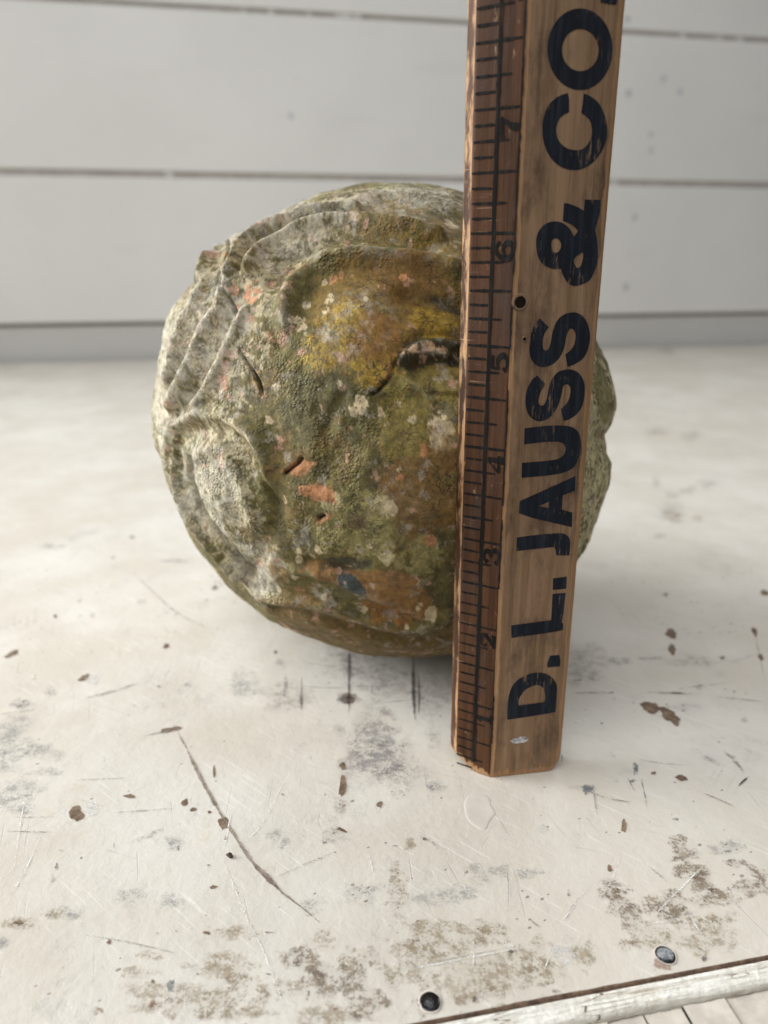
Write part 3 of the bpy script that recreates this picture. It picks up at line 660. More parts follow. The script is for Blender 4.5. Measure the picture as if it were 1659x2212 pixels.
def facetpt(px, py, which):
    P0, nn = (A0, nT) if which == 'T' else (B0, nL)
    return hit_plane(px, py, P0, nn)
_lift = [0.0028]
def ink_poly(name, loops, which, mat, wear=0.0):
    nn = nT if which == 'T' else nL
    _lift[0] += 0.00004
    off = nn * _lift[0]
    pl = [[facetpt(x, y, which) for (x, y) in lp] for lp in loops]
    u = uT if which == 'T' else uL
    flat = [[Vector(((p - B0).dot(u), p.dot(axis), 0)) for p in lp] for lp in pl]
    tri = tessellate_polygon(flat)
    allp = [p + off for lp in pl for p in lp]
    o = mesh(name, allp, tri, mat, ruler, org=RORG)
    attr(o, "facet", [0.0 if which == 'T' else 1.0] * len(allp)); attr(o, "wear", [wear] * len(allp))
    return o
def catmull(P, k=5, closed=True):
    P = [np.array(p, float) for p in P]; n = len(P); out = []
    for i in range(n if closed else n - 1):
        p1, p2 = P[i], P[(i + 1) % n]
        p0 = P[i - 1] if (closed or i > 0) else p1
        p3 = P[(i + 2) % n] if (closed or i + 2 < n) else p2
        for t in np.linspace(0, 1, k, endpoint=False):
            out.append(0.5 * ((2 * p1) + (-p0 + p2) * t + (2 * p0 - 5 * p1 + 4 * p2 - p3) * t * t + (-p0 + 3 * p1 - 3 * p2 + p3) * t ** 3))
    if not closed: out.append(P[-1])
    return out
def outline(P, corners=()):
    """smooth closed outline, sharp at the corner indices"""
    n = len(P)
    if not corners: return catmull(P, 4)
    out = []; cs = sorted(corners)
    for a, b in zip(cs, cs[1:] + [cs[0] + n]):
        seg = [P[i % n] for i in range(a, b + 1)]
        out += catmull(seg, 4, False)[:-1]
    return out
Z3 = lambda x, y: ((1750 + x / 2.011) * K, (y / 2.011) * K)
Z4 = lambda x, y: ((1750 + x / 2.011) * K, (1000 + y / 2.011) * K)
Z5 = lambda x, y: ((1700 + x / 2.011) * K, (2050 + y / 2.011) * K)
def letter(zf, loops):
    L = []
    for P, cs in loops: L.append([zf(*p) for p in (outline(P, cs) if cs != 'poly' else P)])
    return ink_poly("letter", L, 'L', M_inkL)
def ell(cx, cy, rx, ry, n=48): return [(cx + rx * math.cos(2 * math.pi * i / n), cy + ry * math.sin(2 * math.pi * i / n)) for i in range(n)]
# D
letter(Z5, [([(660, 1668), (860, 1638), (1050, 1605), (1063, 1430), (1055, 1375), (1025, 1330), (980, 1300), (925, 1287), (870, 1291), (810, 1310), (755, 1340), (710, 1385), (682, 1445), (668, 1520)], (0, 2)),
            ([(755, 1552), (752, 1515), (772, 1472), (805, 1430), (850, 1402), (900, 1388), (940, 1402), (962, 1445), (966, 1500), (957, 1525)], (0, 9))])
letter(Z5, [([(985, 1247), (984, 1215), (1005, 1152), (1080, 1145), (1090, 1190), (1087, 1238)], 'poly')])
letter(Z5, [([(693, 908), (1010, 866), (1015, 860), (1026, 655), (1132, 645), (1115, 800), (1100, 885), (1112, 895), (1110, 945), (1050, 958), (695, 1010)], 'poly')])
letter(Z5, [([(1030, 530), (1141, 515), (1137, 613), (1028, 623)], 'poly')])
letter(Z5, [([(740, 200), (900, 180), (1040, 168), (1095, 166), (1140, 182), (1164, 215), (1168, 265), (1160, 345), (1056, 345), (1050, 300), (1035, 283), (1000, 281), (735, 310)], (0, 7, 8, 12))])
letter(Z4, [([(662, 2020), (1110, 1818), (1105, 1935), (1008, 1972), (1000, 2088), (1085, 2112), (1080, 2229), (770, 2156), (655, 2118)], 'poly'), ([(812, 2060), (895, 2025), (893, 2075)], 'poly')])
letter(Z4, [([(700, 1435), (870, 1415), (1000, 1412), (1080, 1425), (1130, 1462), (1152, 1530), (1147, 1620), (1125, 1700), (1085, 1755), (1020, 1787), (900, 1812), (676, 1832), (680, 1712), (850, 1698), (950, 1685), (1005, 1660), (1027, 1620), (1025, 1575), (1000, 1551), (950, 1541), (850, 1545), (697, 1563)], (0, 11, 12, 21))])
letter(Z4, [([(822, 548), (895, 622), (862, 670), (845, 730), (850, 790), (870, 810), (895, 790), (910, 740), (925, 660), (955, 580), (1000, 530), (1060, 505), (1120, 505), (1175, 540), (1210, 600), (1227, 690), (1215, 780), (1180, 860), (1110, 915), (1045, 940), (1028, 840), (1065, 810), (1095, 770), (1110, 710), (1105, 660), (1085, 635), (1060, 640), (1035, 700), (1020, 780), (985, 860), (930, 915), (860, 942), (800, 930), (755, 880), (738, 800), (748, 690), (780, 600)], (0, 1, 19, 20))])
letter(Z4, [([(803, 1010), (870, 1080), (835, 1130), (815, 1190), (812, 1230), (830, 1252), (860, 1240), (880, 1190), (895, 1110), (920, 1040), (965, 985), (1025, 963), (1090, 965), (1145, 1000), (1180, 1070), (1183, 1160), (1165, 1250), (1120, 1320), (1060, 1360), (1015, 1378), (992, 1278), (1035, 1240), (1060, 1190), (1070, 1130), (1060, 1090), (1035, 1080), (1010, 1100), (995, 1170), (965, 1260), (920, 1330), (860, 1370), (800, 1375), (745, 1340), (715, 1280), (708, 1190), (725, 1110), (765, 1040)], (0, 1, 19, 20))])
letter(Z3, [([(1185, 1605), (1312, 1608), (1308, 1700), (1290, 1770), (1268, 1850), (1285, 1950), (1290, 2080), (1270, 2161), (1225, 2251), (1150, 2291), (1090, 2299), (1040, 2266), (1005, 2201), (995, 2161), (930, 2163), (850, 2126), (805, 2055), (793, 1960), (805, 1880), (850, 1815), (920, 1783), (990, 1788), (1050, 1825), (1080, 1870), (1098, 1902), (1130, 1860), (1090, 1815), (1008, 1775), (1018, 1632), (1060, 1640), (1130, 1668), (1176, 1695)], (0, 1, 4, 13, 24, 25, 27, 28, 31)),
            ([(915, 1960), (930, 1925), (960, 1918), (988, 1945), (992, 1990), (965, 2030), (930, 2025)], ()), ([(1098, 2085), (1150, 2040), (1170, 2035), (1168, 2090), (1150, 2140), (1125, 2155), (1105, 2130)], (3,))])
letter(Z3, [([(1048, 748), (1058, 800), (1058, 902), (1000, 935), (965, 990), (955, 1060), (975, 1130), (1020, 1180), (1080, 1205), (1150, 1205), (1200, 1170), (1235, 1110), (1242, 1040), (1225, 970), (1185, 928), (1156, 910), (1168, 830), (1175, 752), (1235, 778), (1300, 835), (1345, 930), (1365, 1050), (1350, 1150), (1300, 1250), (1220, 1330), (1120, 1367), (1010, 1350), (920, 1280), (865, 1180), (845, 1080), (850, 960), (890, 850), (965, 780)], (0, 2, 15, 17))])
letter(Z3, [(ell(1146, 396, 262, 328), 'poly'), (ell(1148, 403, 147, 170, 32), 'poly')])
letter(Z3, [([(1310, -110), (1450, -110), (1442, 20), (1432, 38), (1310, 20)], 'poly')])

# inch marks: fractions across the tick facet
def tpt(u, h): return A0 + uT * (wT * u) + axis * h
def quadstrip(name, pts, wd, mat=None, wear=0.0, jit=0.0):
    _lift[0] += 0.00002
    V = []; L = len(pts)
    for i, (u, h) in enumerate(pts):
        a, b = pts[max(0, i - 1)], pts[min(L - 1, i + 1)]
        d = np.array([(b[0] - a[0]) * wT, b[1] - a[1]]); d /= np.linalg.norm(d)
        nx = np.array([-d[1], d[0]]) * wd[i] * 0.5
        for s in (-1, 1): V.append(tpt(u + s * nx[0] / wT, h + s * nx[1]) + nT * _lift[0])
    Fc = [(2 * i, 2 * i + 1, 2 * i + 3, 2 * i + 2) for i in range(L - 1)]
    o = mesh(name, V, Fc, mat or M_inkT, ruler, org=RORG)
    attr(o, "facet", [0.0] * len(V)); attr(o, "wear", [wear] * len(V)); return o
H0, HI = -0.065, 1.0255
for k in range(1, 96):
    h = H0 + HI * k / 8
    if h > HT - .1: continue
    full = {0: 0.97, 4: 0.95, 2: 0.76, 6: 0.76}.get(k % 8, 0.46)
    u0 = 0.045 + rnd.uniform(-.015, .015)
    sl = rnd.uniform(-0.004, 0.004)
    pts = [(u0 + (full - u0) * t, h + sl * t + rnd.uniform(-.0015, .0015)) for t in np.linspace(0, 1, 7)]
    wv = [0.024 * rnd.uniform(.75, 1.2) * (0.7 if i in (0, 6) else 1) * (1.1 if full > .9 else 1) for i in range(7)]
    quadstrip("tick_mark", pts, wv, None, 0.22 if k <= 3 else 0.0)
ln = np.arange(0.16, HT - 0.05, 0.06)
quadstrip("rule_line", [(0.515 + rnd.uniform(-.008, .008), h) for h in ln], [0.040 * rnd.uniform(.8, 1.15) * (1 if h < 4 else .85) for h in ln])
for a, b in ((2.5, 3.35), (3.45, 4.7), (5.05, 5.55), (5.72, 8.3), (8.5, 10.4), (0.5, 1.2)):
    lh = np.arange(a, b, 0.05)
    quadstrip("border_line", [(0.985 + rnd.uniform(-.006, .006), h) for h in lh], [0.020 * rnd.uniform(.4, 1.3) for h in lh])
# numerals, drawn as pen strokes turned a quarter turn
def numeral(zf, strokes_):
    loops = []
    V, Fc = [], []
    _lift[0] += 0.00004
    for pts, wds in strokes_:
        P = np.array(catmull(pts, 5, False)) if len(pts) > 2 else np.array(pts, float)
        wd = np.interp(np.linspace(0, 1, len(P)), np.linspace(0, 1, len(wds)), wds)
        tg = np.gradient(P, axis=0); tg /= np.linalg.norm(tg, axis=1)[:, None] + 1e-9
        b0 = len(V)
        _lift[0] += 0.00003
        for p, t, wv in zip(P, tg, wd):
            nn = np.array([-t[1], t[0]]) * wv * 0.72
            for s in (-1, 1): V.append(facetpt(*zf(*(p + s * nn)), 'T') + nT * _lift[0])
        Fc += [(b0 + 2 * i, b0 + 2 * i + 1, b0 + 2 * i + 3, b0 + 2 * i + 2) for i in range(len(P) - 1)]
    o = mesh("numeral", V, Fc, M_inkT, ruler, org=RORG)
    attr(o, "facet", [0.0] * len(V)); attr(o, "wear", [0.0] * len(V))
def glyph(num, strokes_):
    """old-style figure lying on its side: its top points to the left edge, it reads upward"""
    V, Fc = [], []
    h0 = H0 + HI * num - 0.245; gw_ = 0.185
    for pts, wds in strokes_:
        P = np.array(catmull(pts, 6, False)) if len(pts) > 2 else np.array(pts, float)
        wd = np.interp(np.linspace(0, 1, len(P)), np.linspace(0, 1, len(wds)), wds)
        tg = np.gradient(P, axis=0); tg /= np.linalg.norm(tg, axis=1)[:, None] + 1e-9
        b0 = len(V); _lift[0] += 0.00003
        for p, t, wv in zip(P, tg, wd):
            nn = np.array([-t[1], t[0]]) * wv * 0.68
            for s in (-1, 1):
                q = p + s * nn
                V.append(tpt(0.945 - 0.365 * q[1], h0 + gw_ * q[0]) + nT * _lift[0])
        Fc += [(b0 + 2 * i, b0 + 2 * i + 1, b0 + 2 * i + 3, b0 + 2 * i + 2) for i in range(len(P) - 1)]
    o = mesh("numeral", V, Fc, M_inkN, ruler, org=RORG)
    attr(o, "facet", [0.0] * len(V)); attr(o, "wear", [0.0] * len(V))
M_inkN = wood("black_figure_ink", (0.006, 0.0055, 0.005), -0.02)
glyph(1, [([(.5, .02), (.5, 1)], (.22, .22)), ([(.5, .98), (.2, .78)], (.12, .08)), ([(.2, .04), (.85, .04)], (.1, .1))])
glyph(2, [([(.14, .70), (.2, .90), (.5, .97), (.82, .84), (.84, .62), (.56, .38), (.22, .14), (.1, .04)], (.1, .1, .12, .22, .22, .14, .1, .1)), ([(.08, .08), (.95, .08)], (.14, .2)), ([(.14, .62), (.22, .76)], (.2, .22))])
glyph(3, [([(.14, .78), (.3, .95), (.58, .97), (.80, .82), (.76, .62), (.45, .53)], (.1, .1, .12, .22, .2, .1)), ([(.45, .53), (.8, .46), (.9, .25), (.75, .06), (.42, .03), (.12, .16)], (.1, .16, .24, .16, .1, .1)), ([(.1, .74), (.22, .86)], (.2, .22)), ([(.08, .22), (.2, .1)], (.22, .2))])
glyph(4, [([(.72, .02), (.72, 1)], (.22, .22)), ([(.70, .98), (.04, .30)], (.08, .08)), ([(.02, .28), (1, .28)], (.1, .1)), ([(.5, .04), (.95, .04)], (.09, .09))])
glyph(5, [([(.2, .94), (.88, .94)], (.16, .12)), ([(.22, .96), (.18, .54)], (.09, .09)), ([(.18, .54), (.42, .62), (.74, .54), (.88, .32), (.74, .08), (.4, .03), (.12, .16)], (.08, .1, .18, .24, .16, .1, .1)), ([(.08, .24), (.2, .12)], (.22, .2))])
glyph(6, [([(.84, .86), (.6, .97), (.3, .84), (.13, .5), (.16, .2), (.42, .03), (.7, .06), (.88, .28), (.76, .50), (.5, .56), (.2, .36)], (.1, .1, .14, .24, .22, .12, .14, .22, .16, .1, .08)), ([(.76, .78), (.88, .9)], (.2, .22))])
glyph(7, [([(.1, .76), (.1, .98)], (.1, .12)), ([(.08, .92), (.92, .92)], (.18, .16)), ([(.9, .94), (.66, .6), (.5, .3), (.44, .03)], (.08, .12, .24, .28))])
glyph(8, [([(.5, .54), (.2, .68), (.3, .92), (.6, .96), (.8, .8), (.5, .54)], (.12, .2, .12, .1, .2, .12)), ([(.5, .54), (.85, .34), (.76, .06), (.4, .03), (.12, .22), (.5, .54)], (.12, .22, .14, .1, .22, .12))])
# white paint smear near the foot and a drilled hole
def smear_mat():
    n = NT("pale_paint_smear"); n.base((0.55, 0.56, 0.58), 0.5)
    v = n.coord((500, 500, 1400)); n.alpha(n.ramp(n.math('ADD', n.attr("fall"), n.math('MULTIPLY', n.math('SUBTRACT', n.noise(v, 1.0, 6, 0.75), 0.5), 2.2)), 0.45, 0.95)); return n.m
M_smear = smear_mat()
def facet_blob(name, zf, cx, cy, rx, ry, rot, mat):
    V = []; fa = []; n = 22; _lift[0] += 0.00006
    for rr, fl in ((0, .85), (0.6, 0.75), (1, 0)):
        for i in range(1 if rr == 0 else n):
            t = 2 * math.pi * i / n; x, y = rx * rr * math.cos(t), ry * rr * math.sin(t)
            V.append(facetpt(*zf(cx + x * math.cos(rot) - y * math.sin(rot), cy + x * math.sin(rot) + y * math.cos(rot)), 'L') + nL * _lift[0]); fa.append(fl)
    Fc = [(0, 1 + i, 1 + (i + 1) % n) for i in range(n)] + [(1 + i, 1 + n + i, 1 + n + (i + 1) % n, 1 + (i + 1) % n) for i in range(n)]
    o = mesh(name, V, Fc, mat, ruler, org=RORG); attr(o, "fall", fa); return o
facet_blob("paint_smear", Z5, 765, 1828, 105, 42, -0.15, M_smear)
M_hole = simple("dark_hole", (0.012, 0.009, 0.007), 0.9, 0.1)
def hole(zf, cx, cy, r):
    c = facetpt(*zf(cx, cy), 'L'); V = []; n = 20
    _lift[0] += 0.0001
    for (rr, d) in ((1.45, 0.001), (1.15, _lift[0] + 0.006), (0.95, _lift[0] + 0.003)):
        for i in range(n):
            t = 2 * math.pi * i / n; V.append(c + uL * r * rr * math.cos(t) + axis * r * rr * math.sin(t) + nL * d)
    Fc = [(q * n + i, q * n + (i + 1) % n, (q + 1) * n + (i + 1) % n, (q + 1) * n + i) for q in range(2) for i in range(n)]
    o = mesh("hole_rim", V, Fc, M_wood, ruler, True, org=RORG); attr(o, "facet", [1.] * len(V)); attr(o, "wear", [.35] * len(V))
    V = [c + uL * r * .96 * math.cos(2 * math.pi * i / n) + axis * r * .96 * math.sin(2 * math.pi * i / n) + nL * (_lift[0] + .0022) for i in range(n)]
    mesh("drilled_hole", V, [tuple(range(n))], M_hole, ruler, org=RORG)
hole(Z4, 665, 420, 0.058)
hole(Z4, 699, 716, 0.018)

# ================================================================== THE CARVED HEAD
RB = 3.40; BC = np.array([0.0, 10.65, RB])
vd = BC - EYE; vdist = np.linalg.norm(vd); vd = vd / vdist
e1 = np.cross(vd, EZ); e1 /= np.linalg.norm(e1); e2 = np.cross(e1, vd)
def proj(P):
    q = (P - EYE) @ RW
    return CX + F * q[..., 0] / q[..., 2], CY + F * q[..., 1] / q[..., 2]
def ball_pt(px, py):
    d = ray(px, py); d = d / np.linalg.norm(d); oc = EYE - BC; b = oc.dot(d); c = oc.dot(oc) - RB * RB
    disc = b * b - c
    t = -b - math.sqrt(disc) if disc > 0 else -b
    p = EYE + d * t - BC; return p / np.linalg.norm(p)
sil = [(1000, 412), (940, 400), (870, 395), (800, 397), (740, 405), (690, 415), (640, 437), (590, 465), (540, 487), (500, 505), (470, 535), (445, 568), (428, 590), (420, 615), (395, 640), (372, 668),
       (354, 715), (347, 760), (341, 800), (334, 850), (330, 900), (338, 950), (347, 1000), (362, 1060), (385, 1105), (405, 1150), (440, 1200), (480, 1250), (515, 1285), (545, 1310), (570, 1335), (620, 1360),
       (690, 1383), (740, 1400), (780, 1414), (850, 1421), (920, 1421), (975, 1412), (1080, 1380), (1180, 1300), (1255, 1200), (1280, 1150), (1300, 1100), (1315, 1060), (1323, 1030), (1322, 1000), (1308, 975), (1305, 940),
       (1322, 915), (1333, 880), (1332, 860), (1322, 820), (1310, 780), (1293, 745), (1262, 660), (1200, 550), (1110, 455)]
th = np.linspace(0, 2 * np.pi, 720, endpoint=False)
ct = RB / vdist; st_ = math.sqrt(1 - ct * ct)
limb = BC + RB * (-ct * vd + st_ * (np.cos(th)[:, None] * e1 + np.sin(th)[:, None] * e2))
lx, ly = proj(limb); ox, oy = proj(BC)
lr = np.hypot(lx - ox, ly - oy); la = np.unwrap(np.arctan2(-(ly - oy), lx - ox))
sp = np.array(sil, float); sa = np.arctan2(-(sp[:, 1] - oy), sp[:, 0] - ox) % (2 * np.pi); sr = np.hypot(sp[:, 0] - ox, sp[:, 1] - oy)
oi = np.argsort(sa); sa, sr = sa[oi], sr[oi]
tr = np.interp(la % (2 * np.pi), np.r_[sa[-1] - 2 * np.pi, sa, sa[0] + 2 * np.pi], np.r_[sr[-1], sr, sr[0]])
ratio = tr / lr                                      # how far the outline departs from a sphere, by angle

# vertex directions: longitude dense on the side that is worked in detail
NV, NF, NB = 520, 760, 200
az = np.concatenate([np.linspace(-np.pi, 0, NF, endpoint=False), np.linspace(0, np.pi, NB, endpoint=False)])
po = np.linspace(0, np.pi, NV + 2)[1:-1]
AZ, PO = np.meshgrid(az, po)
N0 = np.stack([np.sin(PO) * np.cos(AZ), np.sin(PO) * np.sin(AZ), np.cos(PO)], -1).reshape(-1, 3)
N0 = np.vstack([N0, [[0, 0, 1], [0, 0, -1]]])
NS = NF + NB; NVT = len(N0)
P0 = N0 * RB
front = N0 @ vd < 0.25
FI = np.nonzero(front)[0]; PF = P0[FI]
warp = np.stack([fbm(PF, 2.2, 4, s) for s in (11, 12, 13)], 1)
PW = PF + warp * 0.07
def polyd(pts, P):
    """distance (inches) from P to a polyline through photo points laid on the ball"""
    C_ = np.array([ball_pt(*p) * RB for p in catmull(pts, 4, False)]) if len(pts) > 2 else np.array([ball_pt(*p) * RB for p in pts])
    best = np.full(len(P), 1e9)
    for a, b in zip(C_[:-1], C_[1:]):
        ab = b - a; t = np.clip((P - a) @ ab / (ab @ ab + 1e-12), 0, 1)
        d = P - a - t[:, None] * ab
        best = np.minimum(best, np.einsum('ij,ij->i', d, d))
    return np.sqrt(best)
def spot(x, y, P): 
    return np.linalg.norm(P - ball_pt(x, y) * RB, axis=1)
def inpoly(poly, PX, PY):
    r = np.zeros(len(PX), bool); n = len(poly)
    for i in range(n):
        (x1, y1), (x2, y2) = poly[i], poly[(i + 1) % n]
        c = ((y1 > PY) != (y2 > PY)) & (PX < (x2 - x1) * (PY - y1) / (y2 - y1 + 1e-12) + x1); r ^= c
    return r
disp = np.zeros(len(FI))
PR = PF + warp * 0.016
def ridge(pts, wd, amp):
    global disp
    disp += (1.4 if amp > 0 else 1.0) * amp * np.exp(-(polyd(pts, PR) / (1.18 * wd)) ** 2)
def bowl(x, y, r, amp):
    global disp
    disp += amp * np.exp(-(spot(x, y, PR) / r) ** 2)
# headband ridges over the brow
ridge([(505, 600), (528, 548), (560, 512), (605, 486), (660, 466), (715, 456), (770, 455)], 0.08, 0.11)
ridge([(545, 590), (570, 545), (605, 515), (655, 490), (705, 478), (750, 474), (800, 482), (870, 495), (940, 512)], 0.08, 0.10)
ridge([(520, 585), (548, 535), (590, 503), (650, 478), (710, 467), (760, 465)], 0.05, -0.10)
ridge([(590, 600), (620, 560), (665, 530), (720, 510), (790, 505), (860, 515), (930, 530)], 0.12, -0.085)
ridge([(760, 440), (820, 425), (890, 430), (960, 450), (1020, 470)], 0.12, 0.05)
# brow: groove outside, rolled rim, hollow under it
ridge([(602, 740), (596, 690), (598, 650), (612, 610), (640, 582)], 0.09, -0.055)
ridge([(618, 700), (616, 655), (630, 618), (660, 588), (705, 568), (760, 558), (830, 556), (900, 562), (960, 575), (1010, 590)], 0.10, 0.085)
ridge([(655, 660), (690, 620), (740, 598), (800, 590), (860, 598), (930, 618), (1000, 650)], 0.15, -0.05)
bowl(770, 700, 0.62, 0.13)
ridge([(880, 640), (940, 655), (1000, 665)], 0.10, -0.10)
# eye
ridge([(870, 770), (900, 750), (940, 742), (985, 748)], 0.05, 0.055)
ridge([(868, 790), (900, 800), (950, 800), (990, 790)], 0.06, -0.035)
ridge([(880, 778), (915, 768), (960, 770)], 0.055, 0.05)
ridge([(860, 765), (900, 738), (950, 728), (990, 735)], 0.035, -0.05)
ridge([(880, 830), (930, 850), (990, 852)], 0.06, 0.04)
ridge([(930, 852), (960, 856), (1000, 858)], 0.025, -0.045)
bowl(1020, 900, 0.45, 0.12)
# cheek, jaw
bowl(800, 1010, 0.75, 0.06); bowl(900, 1090, 0.5, 0.05)
ridge([(690, 900), (720, 960), (705, 1020)], 0.12, -0.04); ridge([(735, 860), (700, 930)], 0.05, -0.04)
ridge([(560, 1290), (650, 1300), (740, 1320), (820, 1345), (900, 1350), (960, 1330)], 0.11, 0.07)
ridge([(640, 1230), (700, 1245), (760, 1265), (820, 1285), (880, 1310), (930, 1330)], 0.07, 0.06)
ridge([(660, 1215), (720, 1228), (770, 1248), (800, 1262)], 0.06, -0.035)
ridge([(590, 1325), (680, 1340), (760, 1362), (850, 1385), (940, 1380), (990, 1340)], 0.10, -0.08)
bowl(860, 1240, 0.35, 0.06)
ridge([(965, 1180), (950, 1250), (930, 1310), (960, 1340)], 0.09, -0.03)
# hair locks at the left
ridge([(500, 625), (478, 670), (452, 720), (425, 775), (395, 830), (370, 870)], 0.105, 0.105)
ridge([(478, 610), (455, 655), (428, 715), (400, 775), (372, 835)], 0.08, -0.085)
ridge([(462, 575), (438, 635), (410, 695), (385, 760), (365, 815)], 0.10, 0.095)
ridge([(440, 595), (415, 650), (392, 700), (370, 760)], 0.06, -0.07)
ridge([(525, 660), (500, 705), (470, 760), (440, 815), (405, 865), (380, 895)], 0.08, -0.08)
ridge([(525, 672), (502, 720), (480, 770), (455, 825), (425, 870)], 0.09, 0.075)
ridge([(480, 545), (455, 590), (435, 625)], 0.05, 0.05)
# ear
ridge([(358, 1010), (352, 965), (368, 925), (410, 902), (465, 898), (515, 912), (548, 945), (567, 990), (578, 1035)], 0.10, 0.075)
ridge([(375, 1000), (375, 955), (405, 925), (455, 918), (500, 930), (535, 965), (552, 1010)], 0.085, -0.055)
ridge([(372, 955), (372, 1010), (385, 1065), (405, 1110), (435, 1160), (470, 1205), (510, 1250)], 0.06, 0.085)
ridge([(398, 1000), (402, 1050), (425, 1105), (460, 1155), (500, 1205), (530, 1240)], 0.085, -0.10)
ridge([(420, 985), (455, 965), (490, 980), (510, 1020), (530, 1070), (545, 1120)], 0.08, 0.05)
bowl(465, 1070, 0.30, 0.05)
ridge([(590, 1040), (600, 1090), (585, 1150), (560, 1200), (535, 1250)], 0.10, -0.05)
ridge([(560, 1000), (578, 1050), (592, 1090)], 0.035, -0.05)
# cracks
crk = np.minimum.reduce([polyd(p, PF + warp * 0.02) for p in (
    [(493, 500), (498, 545), (490, 575), (488, 610), (498, 640), (510, 680), (512, 700)], [(517, 755), (528, 775), (543, 795), (557, 820), (561, 845)],
    [(868, 765), (852, 790), (845, 812), (825, 835), (805, 850)], [(618, 1022), (640, 1003), (652, 988)],
    [(690, 1120), (700, 1112)])])
disp += -0.055 * np.exp(-(crk / 0.018) ** 2)
# natural lumps, crust, grain
lump = fbm(PF, 1.1, 3, 41) * 0.035 + fbm(PF, 3.0, 3, 45) * 0.018
disp += lump
# the crust: granular lichen where it grows, absent from the bald painted patches
def soft(x, y, r, e=0.35): return sstep(1 + e, 1 - e, spot(x, y, PW) / r)
def region(poly, e=0.10):
    d = polyd(poly + [poly[0]], PW); PX, PY = proj(BC + PW * 0.985)
    s = np.where(inpoly(poly, PX, PY), -1, 1); return sstep(e, -e, d * s)
bald = np.maximum.reduce([soft(790, 690, .62), soft(900, 640, .5), soft(900, 1050, .36), soft(930, 990, .26), region([(700, 1205), (770, 1200), (830, 1225), (900, 1240), (935, 1290), (900, 1330), (830, 1290), (760, 1265)]),
                          soft(940, 1150, .12), soft(645, 1005, .14), soft(690, 1060, .14), region([(600, 1325), (700, 1330), (800, 1352), (900, 1372), (980, 1340), (990, 1430), (800, 1440), (600, 1375)], .15), soft(960, 800, .3)])
crust = np.clip(1 - bald, 0, 1) * (0.12 + 0.88 * sstep(-0.15, 0.45, fbm(PF, 1.5, 4, 61)))
nz_ = fbm(PF, 3.0, 3, 66)
w1, id1 = worley(PF, 17.0, 5); w2, id2 = worley(PF, 31.0, 8)
grain = (np.maximum(0, 0.62 - w1) * 0.030 * sstep(.15, .6, nz_) + np.maximum(0, 0.6 - w2) * 0.012 * sstep(-.3, .4, fbm(PF, 5.0, 3, 68))) 
disp += crust * (1.1 * grain + fbm(PF, 9.0, 4, 71) * 0.009) + (1 - crust) * fbm(PF, 7.0, 4, 75) * 0.003

full = np.zeros(NVT); full[FI] = disp
bk = ~front
full[bk] = fbm(P0[bk], 1.1, 3, 41) * 0.035 + fbm(P0[bk], 3.0, 3, 45) * 0.018 + fbm(P0[bk], 9.0, 4, 71) * 0.012
al = N0 @ vd; pe = N0 - al[:, None] * vd
ang = np.arctan2(pe @ e2, pe @ e1)
# image-plane angle of each direction and its outline ratio
ii = (ang % (2 * np.pi)) / (2 * np.pi) * 720; i0 = np.floor(ii).astype(int) % 720; fr = ii - np.floor(ii)
rt = ratio[i0] * (1 - fr) + ratio[(i0 + 1) % 720] * fr
wgt = np.exp(-((al + ct) / 0.42) ** 2)
sc = 1 + (rt - 1) * wgt
PP = BC + (al[:, None] * vd + pe * sc[:, None]) * RB + N0 * (full - 0.012)[:, None]
# it stands on its underside: flatten what would sink into the table
PP[:, 2] = np.where(PP[:, 2] < 0.012, 0.012 + 0.02 * (PP[:, 2] - 0.012), PP[:, 2])
PP[:, 2] -= PP[:, 2].min() - 0.003

# pigments ------------------------------------------------------------
OL = np.array([0.150, 0.128, 0.052]); 
colr = np.tile(OL, (len(FI), 1)).astype(float)
nA = fbm(PF, 2.0, 5, 81); nB = fbm(PF, 6.0, 5, 85); nC = fbm(PF, 16.0, 4, 89); nD = fbm(PF, 34.0, 3, 95)
def lay(mask, c, k=1.0):
    global colr
    m = np.clip(mask * k, 0, 1)[:, None]; colr = colr * (1 - m) + np.array(c) * m
def rough_mask(m, amt=0.55, lo=0.40, hi=0.64): return sstep(lo, hi, m + sstep(0.0, 0.3, m) * amt * 0.85 * (nB * 0.55 + nC * 0.6 + nD * 0.5))
lay(sstep(-0.1, 0.7, nA), (0.115, 0.105, 0.040), 0.8); lay(sstep(0.1, 0.6, nB), (0.20, 0.165, 0.085), 0.6)
lay(sstep(0.15, 0.5, nC), (0.22, 0.19, 0.105), 0.3); lay(sstep(0.2, 0.6, -nC), (0.085, 0.072, 0.028), 0.6)
nE = fbm(PF, 4.0, 5, 101); nF = fbm(PF, 5.0, 5, 105); nG = fbm(PF, 8.0, 5, 109)
lay(sstep(.18, .32, nE), (0.175, 0.125, 0.062), .75); lay(sstep(.22, .36, nF), (0.118, 0.112, 0.045), .7); lay(sstep(.30, .44, nG), (0.25, 0.215, 0.14), .35); lay(sstep(.34, .46, -nE), (0.085, 0.072, 0.035), .7)
# left side and top: pale dust, whitened further to paint in the bright rim light
dust_lit = np.maximum.reduce([soft(420, 740, 1.1, .5), soft(340, 880, .9, .6), soft(350, 760, .8, .6), soft(560, 470, 1.0, .5), soft(620, 500, .7, .5), soft(440, 1060, .85, .5), soft(760, 440, .7, .5), soft(540, 1230, .5, .5), soft(900, 430, .6, .5)])
lay(rough_mask(dust_lit * 0.62, 1.5, .32, .66), (0.42, 0.385, 0.31), 0.85)
lay(rough_mask(soft(860, 400, .5, .6) * .7, 1.0), (0.22, 0.24, 0.12), .5)
